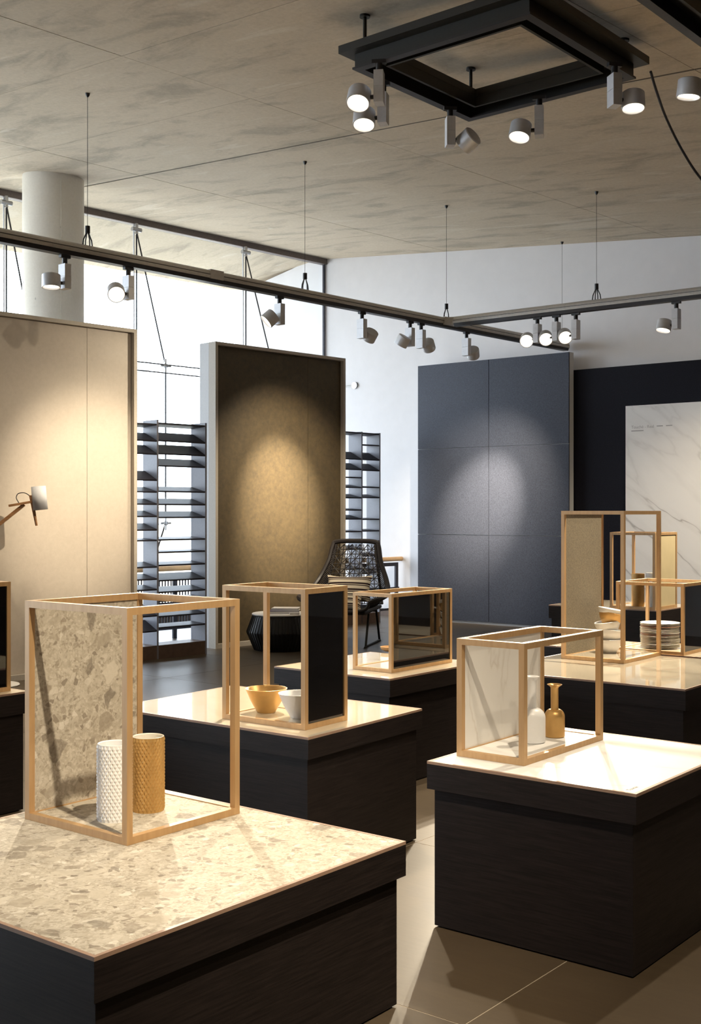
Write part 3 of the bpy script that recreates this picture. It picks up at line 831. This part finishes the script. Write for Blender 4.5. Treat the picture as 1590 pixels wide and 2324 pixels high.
# plates
pc = on_z(1497, 1470, HT + .0170)
pp = [(0, 0), (.07, 0), (.075, .003), (.118, .0085), (.127, .0108), (.125, .0122), (.116, .0105), (.074, .0055), (0, .0045)]
NPL = 16; dz = 0.164 / NPL
for k in range(NPL):
    top = NPL - 1 - k
    if top == 2: m, lb_ = 'brown_ceramic', 'upper brown plate in the plate stack'
    elif top == 7: m, lb_ = 'brown_ceramic', 'lower brown plate in the plate stack'
    elif top == 0: m, lb_ = 'cream_ceramic', 'cream plate on top of the plate stack'
    else: m, lb_ = 'cream_ceramic', 'cream plate inside the tall plate stack'
    vessel('plate', pp, pc + UP * (k * dz) + Vector((random.uniform(-.0015, .0015), random.uniform(-.0015, .0015), 0)), m, lb_, 'plate', 'plates in the stack', None, 40)
# tumblers
def tumbler(px, py, r, h, mat, label):
    c = on_z(px, py, HT + .021)
    vessel('tumbler', [(0, 0), (r * .97, 0), (r, .006), (r, h * .97), (r * 1.0, h), (r * .93, h), (r * .92, .02), (0, .015)], c, mat, label, 'vase', 'far cylinder tumblers')
tumbler(1447, 1376, 0.060, 0.305, 'gold_paint', 'gold cylinder tumbler in the farthest frame')
tumbler(1480, 1377, 0.060, 0.315, 'white_ceramic', 'white cylinder tumbler beside the gold one in the farthest frame')
wb_c = on_z(884, 1478, HT)
vessel('wooden_bowl', [(0, 0), (.03, 0), (.055, .012), (.062, .03), (.058, .031), (.05, .014), (0, .008)], wb_c, 'pale_wood', 'small wooden bowl behind the low black glass frame', 'bowl')

# ------------------------------------------------------------------ drum table with books
dc = Vector((-0.765, 12.88, 0))
dr = thing('drum_table', dc, 'black woven drum side table with a white top before the dark panel', 'side table')
prof = [(0.27, 0.01), (0.285, 0.0), (0.365, 0.19), (0.365, 0.205), (0.305, 0.372), (0.29, 0.378)]
MB().lathe([(0, 0.0)] + prof + [(0, 0.378)], dc, 56).build('body', 'black_weave', dr, smooth=True)
for i in range(56):                    # upright strands of the weave
    a = 2 * math.pi * i / 56; e = Vector((math.cos(a), math.sin(a), 0))
    MB().tube([dc + e * 0.288 + UP * 0.004, dc + e * 0.368 + UP * 0.19, dc + e * 0.368 + UP * 0.205, dc + e * 0.307 + UP * 0.37], 0.004, 5).build('strand', 'black_weave', dr)
MB().lathe([(0, .379), (.305, .379), (.312, .385), (.312, .393), (.305, .398), (0, .398)], dc, 56).build('top', 'book_white', dr, smooth=True)
def book(c, l, w, h, ang, cover, label):
    c = Vector(c); x, y = V2(ang), V2(ang + 90)
    r = thing('book', c, label, 'book', 'books on the drum table')
    o = c - x * l / 2 - y * w / 2; t = 0.003
    MB().box(o, x * l, y * w, UP * t).build('cover', cover, r)
    MB().box(o + UP * (h - t), x * l, y * w, UP * t).build('cover', cover, r)
    MB().box(o + UP * t, x * t, y * w, UP * (h - 2 * t)).build('spine', cover, r)
    MB().box(o + UP * t + x * t + y * .003, x * (l - t - .004), y * (w - .006), UP * (h - 2 * t)).build('pages', 'book_white', r)
book(dc + Vector((0.03, -0.02, 0.398)), 0.33, 0.25, 0.03, 80, 'book_violet', 'violet book lying at the bottom on the drum table')
book(dc + Vector((0.06, -0.01, 0.428)), 0.29, 0.22, 0.028, 95, 'book_white', 'white book lying on top of the violet one')
book(dc + Vector((0.16, -0.205, 0.398)), 0.10, 0.06, 0.016, 80, 'book_white', 'small white booklet at the edge of the drum table')

# ------------------------------------------------------------------ woven armchair
fx = Vector((0.97, -0.243, 0)).normalized(); fy = Vector((-fx.y, fx.x, 0))   # right, back
cc = Vector((-0.035, 13.45, 0))
def ch(x, y, z): return cc + fx * x + fy * y + UP * z
ac = thing('armchair', cc, 'dark woven armchair with an openwork star-pattern back beside the dark panel', 'armchair')
def spline(pts, k=6):
    out = []
    P = [pts[0]] + list(pts) + [pts[-1]]
    for i in range(1, len(P) - 2):
        for j in range(k):
            t = j / k; a, b, c, d = (Vector(q) for q in P[i - 1:i + 3])
            out.append(0.5 * ((2 * b) + (c - a) * t + (2 * a - 5 * b + 4 * c - d) * t * t + (3 * b - a - 3 * c + d) * t ** 3))
    out.append(Vector(pts[-1])); return out
rim = [(-.36, -.46, .50), (-.47, -.36, .545), (-.47, .0, .58), (-.41, .22, .70), (-.315, .33, .92), (-.275, .385, 1.10), (-.23, .40, 1.15), (0, .41, 1.16), (.23, .40, 1.15), (.275, .385, 1.10), (.315, .33, .92), (.41, .22, .70), (.47, .0, .58), (.47, -.36, .545), (.36, -.46, .50)]
MB().tube([ch(*p) for p in spline(rim)], 0.029, 8).build('rim', 'dark_weave', ac, smooth=True)
base = [(-.36, -.46, .50), (-.30, -.48, .42), (0, -.49, .40), (.30, -.48, .42), (.36, -.46, .50)]
MB().tube([ch(*p) for p in spline(base)], 0.020, 8).build('front_rail', 'dark_weave', ac, smooth=True)
# wrapped borders along the back
for sg in (-1, 1):
    pts = spline([(sg * .36, .20, .44), (sg * .315, .285, .66), (sg * .262, .35, .93), (sg * .235, .39, 1.12)])
    MB().tube([ch(*p) for p in pts], 0.016, 7).build('border', 'dark_weave', ac, smooth=True)
    wr = MB()
    for i in range(30):
        t = i / 29; a = Vector((sg * (.41 - .14 * t), .20 + .185 * t, .60 + .52 * t)); b = Vector((sg * (.345 - .11 * t), .22 + .17 * t, .52 + .58 * t))
        wr.tube([ch(*a), ch(*b)], 0.007, 5)
    wr.build('wrapped_cord', 'dark_weave', ac)
# openwork: rings of cords crossing in stars
def back_pt(s, t):                     # s across -1..1, t up 0..1
    wd = .355 - .12 * t
    return ch(s * wd, .20 + .19 * t + .03 * (1 - s * s), .44 + .68 * t)
def side_pt(sg):
    def f(s, t):                       # s front..back, t low..high
        y = -.44 + .62 * (s + 1) / 2
        top = .545 + (.12 * max(0, y + .1))
        return ch(sg * (.30 + .15 * t), y, .42 + (top - .44) * t)
    return f
def openwork(fn, nx, ny, name):
    mb = MB(); r = 0.0048
    for i in range(nx):
        for j in range(ny):
            x0, x1, y0, y1 = -1 + 2 * i / nx, -1 + 2 * (i + 1) / nx, j / ny, (j + 1) / ny
            xm, ym = (x0 + x1) / 2, (y0 + y1) / 2; c = fn(xm, ym)
            jit = lambda: random.uniform(-.12, .12)
            for (x, y) in ((x0, y0), (xm + jit() / nx, y0), (x1, y0), (x1, ym + jit() / ny), (x1, y1), (xm + jit() / nx, y1), (x0, y1), (x0, ym + jit() / ny)):
                mb.tube([c, fn(x, y)], r, 4)
            mb.tube([fn(x0, y0), fn(x1, y0)], r, 4); mb.tube([fn(x0, y0), fn(x0, y1)], r, 4)
    tag(mb.build(name, 'dark_weave', ac), kind='stuff')
openwork(back_pt, 5, 6, 'openwork_back')
openwork(side_pt(-1), 5, 1, 'openwork_side'); openwork(side_pt(1), 5, 1, 'openwork_side')
seat = MB()
P = []; nS = 14
for i in range(nS + 1):
    for j in range(nS + 1):
        s, t = i / nS * 2 - 1, j / nS
        P.append((s * (.31 + .04 * t), -.47 + .69 * t, .40 - .05 * (1 - s * s) * math.sin(math.pi * t) + .03 * t))
F = [(i * (nS + 1) + j, (i + 1) * (nS + 1) + j, (i + 1) * (nS + 1) + j + 1, i * (nS + 1) + j + 1) for i in range(nS) for j in range(nS)]
seat.add([ch(*p) for p in P], F)
so_ = seat.build('seat', 'dark_weave', ac, smooth=True)
sm = so_.modifiers.new('thickness', 'SOLIDIFY'); sm.thickness = 0.03; sm.offset = -1
for sg in (-1, 1):
    x = sg * .30
    MB().tube([ch(*p) for p in spline([(x, -.22, .36), (x, -.36, .02), (x, -.34, .012), (x, .30, .012), (x, .32, .03), (x, .16, .37)], 5)], 0.013, 8).build('leg', 'black_metal', ac, smooth=True)
MB().tube([ch(-.30, -.22, .355), ch(.30, -.22, .355)], 0.011, 8).build('cross_bar', 'silver_metal', ac, smooth=True)
MB().tube([ch(-.30, .16, .365), ch(.30, .16, .365)], 0.011, 8).build('cross_bar', 'black_metal', ac, smooth=True)
def cushion(center, x, y, nrm, lx, ly, th, label, rep=1.0):
    """pillow with four pinched corners; x right, y up, nrm out"""
    n = 18; P = []; UVs = []
    for side in (1, -1):
        for i in range(n + 1):
            for j in range(n + 1):
                s, t = i / n * 2 - 1, j / n * 2 - 1
                h = max(0.0, (1 - s ** 2) * (1 - t ** 2)) ** 0.45
                k = 1 - 0.09 * (1 - t * t) * abs(s) ** 3; k2 = 1 - 0.16 * (1 - s * s) * abs(t) ** 3
                P.append(center + x * (s * lx / 2 * k) + y * (t * ly / 2 * k2) + nrm * (side * h * th / 2)); UVs.append((i / n, j / n * rep))
    F = []; m = (n + 1) ** 2
    for sd in (0, 1):
        for i in range(n):
            for j in range(n):
                q = [sd * m + i * (n + 1) + j, sd * m + (i + 1) * (n + 1) + j, sd * m + (i + 1) * (n + 1) + j + 1, sd * m + i * (n + 1) + j + 1]
                F.append(tuple(q if sd == 0 else reversed(q)))
    mb = MB(); mb.add(P, F)
    off = center - y * ly / 2
    me = bpy.data.meshes.new('cushion'); me.from_pydata([tuple(p - off) for p in P], [], F)
    me.materials.append(MATS['striped_cloth']); ul = me.uv_layers.new(name='UVMap')
    for lp in me.loops: ul.data[lp.index].uv = UVs[lp.vertex_index]
    for p in me.polygons: p.use_smooth = True
    o = bpy.data.objects.new('cushion', me); COL.objects.link(o); o.location = off
    tag(o, label, 'cushion', 'striped cushions on the armchair'); return o
ty = (UP * 0.93 + fy * 0.36).normalized(); tn = (UP * 0.36 - fy * 0.93).normalized()
cushion(ch(-0.02, 0.14, .615), fx, ty, tn, 0.54, 0.33, 0.15, 'striped cushion leaning against the openwork back of the armchair')
ty2 = (UP * 0.80 + fy * 0.60).normalized(); tn2 = (UP * 0.6 - fy * 0.80).normalized()
cushion(ch(0.0, -0.10, .50), fx, ty2, tn2, 0.40, 0.25, 0.12, 'smaller striped cushion lying on the seat of the armchair', 0.9)

# ------------------------------------------------------------------ wooden floor lamp
YL = 10.15
lpb = on_z(-8, 1556, 0)
lamp = thing('floor_lamp', lpb, 'wooden floor lamp with a grey drum shade before the beige panel', 'floor lamp')
MB().lathe([(0, 0), (.19, 0), (.195, .006), (.19, .014), (0, .016)], lpb, 48).build('base', 'book_white', lamp, smooth=True)
j1 = at_y(55, 1145, YL); hd = at_y(73, 1139, YL)
MB().bar(lpb + UP * .014, Vector((lpb.x, lpb.y, 1.41)), .028, .028, side=(1, 0, 0)).build('pole', 'oak_wood', lamp)
MB().bar(Vector((lpb.x, lpb.y - .03, EYE - (1197 - CY) / FPX * lpb.y)), j1, .02, .028).build('arm', 'oak_wood', lamp)
MB().bar(at_y(20, 1148, YL - .02), hd + Vector((0, -.02, 0)), .02, .020).build('arm', 'oak_wood', lamp)
MB().cyl(at_y(70, 1124, YL), at_y(83, 1193, YL), .017, .011, n=12).build('handle', 'oak_wood', lamp, smooth=True)
t0, t1 = at_y(87, 1104, YL), at_y(92, 1157, YL); ax = (t1 - t0)
t0 = t0 + ax * 0.0; R_s = .062
sh = MB(); sh.cyl(t0, t1, R_s, n=40, caps=False); sh.build('shade', 'grey_linen', lamp, smooth=True).modifiers.new('thickness', 'SOLIDIFY').thickness = .003
MB().cyl(t0 + ax * .12, t0 + ax * .14, R_s * .97, n=32).build('diffuser', 'grey_linen', lamp)
MB().tube(spline([at_y(44, 1143, YL), at_y(37, 1130, YL), at_y(42, 1120, YL), at_y(57, 1119, YL), at_y(68, 1126, YL)]), .004, 6).build('cable', 'black_plastic', lamp)

# ------------------------------------------------------------------ lighting tracks
RAIL_T, RAIL_B = 3.688, 3.578
def track(p0, p1, label, wires, name='light_track'):
    p0, p1 = Vector((p0.x, p0.y, 0)), Vector((p1.x, p1.y, 0)); d = (p1 - p0); sd = Vector((d.y, -d.x, 0)).normalized()
    r = thing(name, p0 + UP * RAIL_B, label, 'light track', 'suspended light tracks')
    sec = [(-.052, .034), (-.056, .050), (-.054, .074), (-.044, .096), (-.026, .110), (.026, .110), (.044, .096), (.054, .074), (.056, .050), (.052, .034)]
    MB().prism([p0 + sd * x + UP * (RAIL_B + z) for x, z in sec], d).build('profile', 'track_metal', r)
    for x in (-.055, .055):
        MB().bar(p0 + sd * x + UP * (RAIL_B + .066), p1 + sd * x + UP * (RAIL_B + .066), .005, .005).build('groove_rib', 'track_dark', r)
    MB().prism([p0 + sd * x + UP * (RAIL_B + z) for x, z in ((-.046, .034), (.046, .034), (.038, 0), (-.038, 0))], d).build('power_track', 'track_dark', r)
    for e, s in ((p0, -1), (p1, 1)):
        MB().prism([e + sd * x + UP * (RAIL_B + z) for x, z in sec + [(.034, 0), (-.034, 0)]], d.normalized() * s * .008).build('end_cap', 'track_metal', r)
    for wv in wires:
        wv = Vector((wv.x, wv.y, 0)); dn = d.normalized()
        top = ceil_z(wv.x, wv.y)
        sw = MB().tube([wv + UP * (RAIL_T + .16), wv + UP * (top - .01)], .0022, 6).build('suspension_wire', 'track_dark', r)
        MB().lathe([(0, -.032), (.008, -.03), (.018, -.012), (.02, .004), (0, .004)], wv + UP * top, 14).build('ceiling_cup', 'black_plastic', sw, smooth=True)
        MB().cyl(wv + UP * (RAIL_T + .105), wv + UP * (RAIL_T + .165), .021, n=12).build('gripper', 'black_plastic', sw, smooth=True)
        lg = MB()
        for k in (-1, 1):
            lg.tube([wv + UP * (RAIL_T + .11) + dn * k * .010, wv + UP * (RAIL_T + .05) + dn * k * .04, wv + UP * (RAIL_T - .003) + dn * k * .048], .0055, 6)
            lg.tube([wv + UP * (RAIL_T + .11) + sd * k * .010, wv + UP * (RAIL_T + .05) + sd * k * .028, wv + UP * (RAIL_T - .003) + sd * k * .030], .0055, 6)
        lg.build('wire_hanger', 'black_plastic', sw)
    return r
w1, w2, w3, w4 = at_y(198, 0, 9.70), at_y(689, 0, 11.62), at_y(1010, 0, 13.30), at_y(1274, 0, 15.14)
R1 = V2(41.9); q0 = Vector((w3.x, w3.y, 0))
w5 = at_y(1353, 0, 12.15); R2 = Vector((w5.x - w3.x, w5.y - w3.y, 0)).normalized()
proj = lambda p: q0 + R1 * ((Vector((p.x, p.y, 0)) - q0).dot(R1))
endR = q0 + R1 * (on_line(1283, q0, R1))
t1 = track(q0 - R1 * 8.5, endR, 'long suspended light track running from the left edge to the white wall', [proj(w1), proj(w2), q0 + R1 * 0.02, proj(w4)])
t2 = track(q0 + R2 * 0.14, q0 + R2 * 7.0, 'suspended light track running right from the corner joint', [w5, q0 + R2 * 4.4])
MB().prism([q0 + R2 * x + R1 * y + UP * (RAIL_B + .022) for x, y in ((.045, -.1), (.045, .1), (.14, .052), (.14, -.052))], UP * .082).build('joint', 'track_metal', t2)
for px in (468, 1000):                 # sleeves where lengths of track meet
    s = on_line(px, q0, R1); p = q0 + R1 * s; sd = Vector((R1.y, -R1.x, 0))
    MB().box(p - sd * .058 + UP * (RAIL_B + .030), R1 * .16, sd * .116, UP * .083).build('joint', 'track_metal', t1)

def spot(top, side, aim, power, label, cone=48, blend=0.75, group='silver track spotlights', sv=None, soft=.035, skirt=0.38):
    """top: point on the underside of the track; side: unit vector from driver box to head; aim: where it points"""
    top = Vector(top); sd = Vector(side).normalized(); pr_ = Vector((sd.y, -sd.x, 0)); aim = Vector(aim)
    r = thing('spotlight', top - UP * .30, label, 'spotlight', group)
    MB().box(top - sd * .045 - pr_ * .017 - UP * .024, sd * .09, pr_ * .034, UP * .024).build('adapter', 'black_plastic', r)
    MB().cyl(top - UP * .024, top - UP * .075, .021, n=14).build('stem', 'black_plastic', r, smooth=True)
    bx = top - UP * .275
    MB().box(bx - sd * .03 - pr_ * .045, sd * .06, pr_ * .09, UP * .10).build('driver_box', 'silver_metal', r)
    MB().box(bx - sd * .03 - pr_ * .045 + UP * .1015, sd * .06, pr_ * .09, UP * .0985).build('driver_box', 'silver_metal', r)
    c = bx + sd * .128 + UP * .045
    a = (aim - c).normalized()
    MB().cyl(bx + sd * .03 + UP * .045, c - sd * .05, .014, n=12).build('pivot', 'black_plastic', r, smooth=True)
    M = a.to_track_quat('Z', 'Y').to_matrix()
    hp = [(0, -.056), (.066, -.056), (.073, -.050), (.0745, .048), (.0735, .052), (.068, .052), (.066, .046), (.064, .030), (0, .030)]
    hd_ = MB().lathe(hp, c, 40, M).build('head', 'silver_metal', r, smooth=True)
    MB().lathe([(0, .0305), (.0635, .0305), (.0635, .036), (.03, .040), (0, .041)], c, 32, M).build('lens', 'lamp_lens', hd_, smooth=True)
    for nm, k, pw in (('beam', 0.78, 1.0 - skirt), ('spill', 1.55, skirt)):      # bright core and soft skirt of one reflector
        if power <= 0: break
        L = bpy.data.lights.new(nm, 'SPOT'); L.energy = power * pw * SPOT_GAIN; L.color = WARM; L.spot_size = math.radians(min(150, cone * k)); L.spot_blend = 1.0; L.shadow_soft_size = soft
        lo = bpy.data.objects.new(nm, L); COL.objects.link(lo); lo.parent = r
        lo.location = c + a * .062 - OFF[r.name]; lo.rotation_euler = (-a).to_track_quat('Z', 'Y').to_euler()
    return r
def rail1(px): return q0 + R1 * on_line(px, q0, R1) + UP * RAIL_B
def rail2(px): return q0 + R2 * on_line(px, q0, R2) + UP * RAIL_B
BPt = bp_r + W * on_line(200, bp_r, W); DPt = dp + W * on_line(648, dp, W)
BLt = bl + RD * on_line(1098, bl, RD); MBt = nb + RD * (s_m + 0.95)
def at(p, z): return Vector((p.x, p.y, z))
spot(rail1(147), -R1, at(rail1(120), 0) + Vector((0.1, -.4, 0)), 500, 'silver spotlight first from the left on the long track, before the column', 60, 1)
spot(rail1(291), -R1, Vector((-0.75, 5.7, .6)), 1100, 'silver spotlight second from the left on the long track, glowing towards us', 40, 1)
spot(rail1(634), -R1, at(BPt, 1.4) - W * .6, 260, 'silver spotlight turned to the beige panel, over the dark stone panel', 80, 1)
spot(rail1(821), R1, at(DPt - W * .05, 1.66), 2000, 'silver spotlight turned to the dark stone panel, left of the pair', 48, 1, skirt=.2)
spot(rail1(930), -R1, at(DPt, 1.0) - W * .1, 250, 'silver spotlight at the left of the close pair on the long track', 44, 1, skirt=.1)
spot(rail1(955), R1, at(BLt, 0.9), 200, 'silver spotlight at the right of the close pair on the long track', 40, 1, skirt=.1)
spot(rail1(1058), R1, at(BLt, 1.6), 2700, 'silver spotlight on the long track beyond the corner joint', 40, 1, skirt=.22)
spot(rail2(1219), -R2, Vector((0.45, 7.0, .8)), 1300, 'glowing silver spotlight, left of the three on the right track', 34, 1)
spot(rail2(1262), -R2, Vector((1.65, 7.2, .7)), 1100, 'glowing silver spotlight in the middle of the three on the right track', 34, 1)
spot(rail2(1306), -R2, Vector((2.1, 7.5, .7)), 1100, 'glowing silver spotlight, right of the three on the right track', 34, 1)
spot(rail2(1534), -R2, Vector((2.5, 11.2, .6)), 1000, 'silver spotlight by the right edge on the right track', 56, 1)
spot(q0 + R2 * 5.6 + UP * RAIL_B, R2, at(MBt, 1.55) + RD * .4, 1300, 'silver spotlight at the right end of the track, outside the picture', 46, 1, skirt=.2)

spot(q0 + R2 * 4.2 + UP * RAIL_B, -R2, Vector((2.95, 11.0, .95)), 700, 'added silver spotlight brightening the farthest frame, outside the picture', 40, 1)  # unseen extra lamp, added to brighten the side panel of the farthest frame

# black square light frames under the ceiling
E1, E2 = V2(40), Vector((math.cos(math.radians(40)), -math.sin(math.radians(40)), 0))
def square_frame(c, side, label, zt=4.475):
    c = Vector((c.x, c.y, 0)); h = side / 2; r = thing('square_luminaire', c + UP * zt, label, 'light frame', 'black square light frames')
    wP, wB0, wB1 = .24, .075, .235
    for a, b in ((E1, E2), (E2, -E1), (-E1, -E2), (-E2, E1)):
        # one side: runs along b, its outside towards a; mitred ends
        def trap(o0, o1, z0, z1):
            q = [c + a * (h - o0) - b * (h - o0), c + a * (h - o0) + b * (h - o0), c + a * (h - o1) + b * (h - o1), c + a * (h - o1) - b * (h - o1)]
            return MB().prism([p + UP * z0 for p in q], UP * (z1 - z0))
        trap(0, wP, zt - .05, zt).build('top_plate', 'black_metal', r)
        trap(wB0, wB0 + .03, zt - .135, zt - .05).build('outer_web', 'black_metal', r)
        trap(wB1 - .02, wB1, zt - .12, zt - .05).build('inner_web', 'black_metal', r)
        trap(wB0 - .012, wB0 + .045, zt - .148, zt - .135).build('power_track', 'track_dark', r)
        k = c + (a - b) * (h - .12)
        stm = MB().cyl(k + UP * zt, k + UP * (ceil_z(k.x, k.y) + .002), .012, n=12).build('stem', 'black_metal', r, smooth=True)
        MB().cyl(k + UP * (ceil_z(k.x, k.y) - .014), k + UP * (ceil_z(k.x, k.y) + .002), .034, n=18).build('ceiling_plate', 'black_metal', stm, smooth=True)
    return r
F1c, F2c, F3c = Vector((.937, 7.61, 0)), Vector((2.37, 6.43, 0)), Vector((1.19, 1.59, 0))
square_frame(F1c, 1.44, 'black square light frame hanging under the concrete ceiling')
square_frame(F2c, 1.44, 'black square light frame cut by the upper right corner')
square_frame(F3c, 1.44, 'black square light frame above the foreground, outside the picture', 4.30)
ZT = 4.475 - .148
def fspot(px, py, **k): return on_z(px, py, ZT)
hs = .72 - .085
def side_pt1(c, a, b, t, z=ZT): return Vector((c.x, c.y, z)) + a * hs + b * t
spot(on_z(860, 136, ZT), Vector((-1, .15, 0)), Vector((-.45, 5.4, .6)), 960, 'silver spotlight at the left corner of the black frame, glowing towards us', 44, 1)
spot(on_z(869, 187, ZT), Vector((-1, .25, 0)), Vector((-.1, 6.4, .5)), 130, 'silver spotlight half hidden behind the one at the left corner of the black frame', 60, 1)
spot(on_z(1021, 243, ZT), Vector((1, .1, 0)), at(BPt, 1.62), 1900, 'silver spotlight at the far corner of the black frame, turned away', 34, 1, skirt=.1)
spot(on_z(1223, 218, ZT), Vector((-1, .2, 0)), Vector((.45, 7.0, .6)), 500, 'silver spotlight on the right far side of the black frame', 50, 1)
spot(on_z(1394, 143, ZT), Vector((1, .25, 0)), Vector((1.7, 6.8, .6)), 380, 'silver spotlight at the right corner of the black frame', 56, 1)
spot(on_z(1612, 115, ZT), Vector((-1, .1, 0)), Vector((1.75, 7.4, .7)), 1300, 'silver spotlight cut by the right edge of the picture, on the second black frame', 56, 1)
Z3 = 4.30 - .148
spot(side_pt1(F2c, -E1, E2, .45), -E2, Vector((.75, 4.65, .6)), 400, 'silver spotlight above the marble plinth, outside the picture', 56, 1)
spot(side_pt1(F3c, -E2, E1, .0, Z3), -E1, Vector((-.35, 3.6, .6)), 820, 'silver spotlight above the foreground plinth, outside the picture', 52, 1)
spot(side_pt1(F3c, E1, E2, .1, Z3), E2, Vector((1.2, 3.1, .0)), 190, 'silver spotlight over the floor, outside the picture', 76, 1)
# supply cable drooping from the frame
pR_ = Vector((F1c.x, F1c.y, 4.43)) + E2 * .66 + E1 * .02
cb = [at_y(1476, 163, 7.70), at_y(1490, 210, 7.9), at_y(1512, 270, 8.2), at_y(1548, 342, 8.5), at_y(1592, 408, 8.8), at_y(1650, 460, 9.1), at_y(1740, 470, 9.3), at_y(1830, 440, 9.4), at_y(1880, 345, 9.5)]
co_ = MB().tube(spline(cb, 6), .009, 8).build('supply_cable', 'black_plastic', loc=cb[0], smooth=True)
tag(co_, 'dark cable drooping from the right corner of the black frame', 'cable')
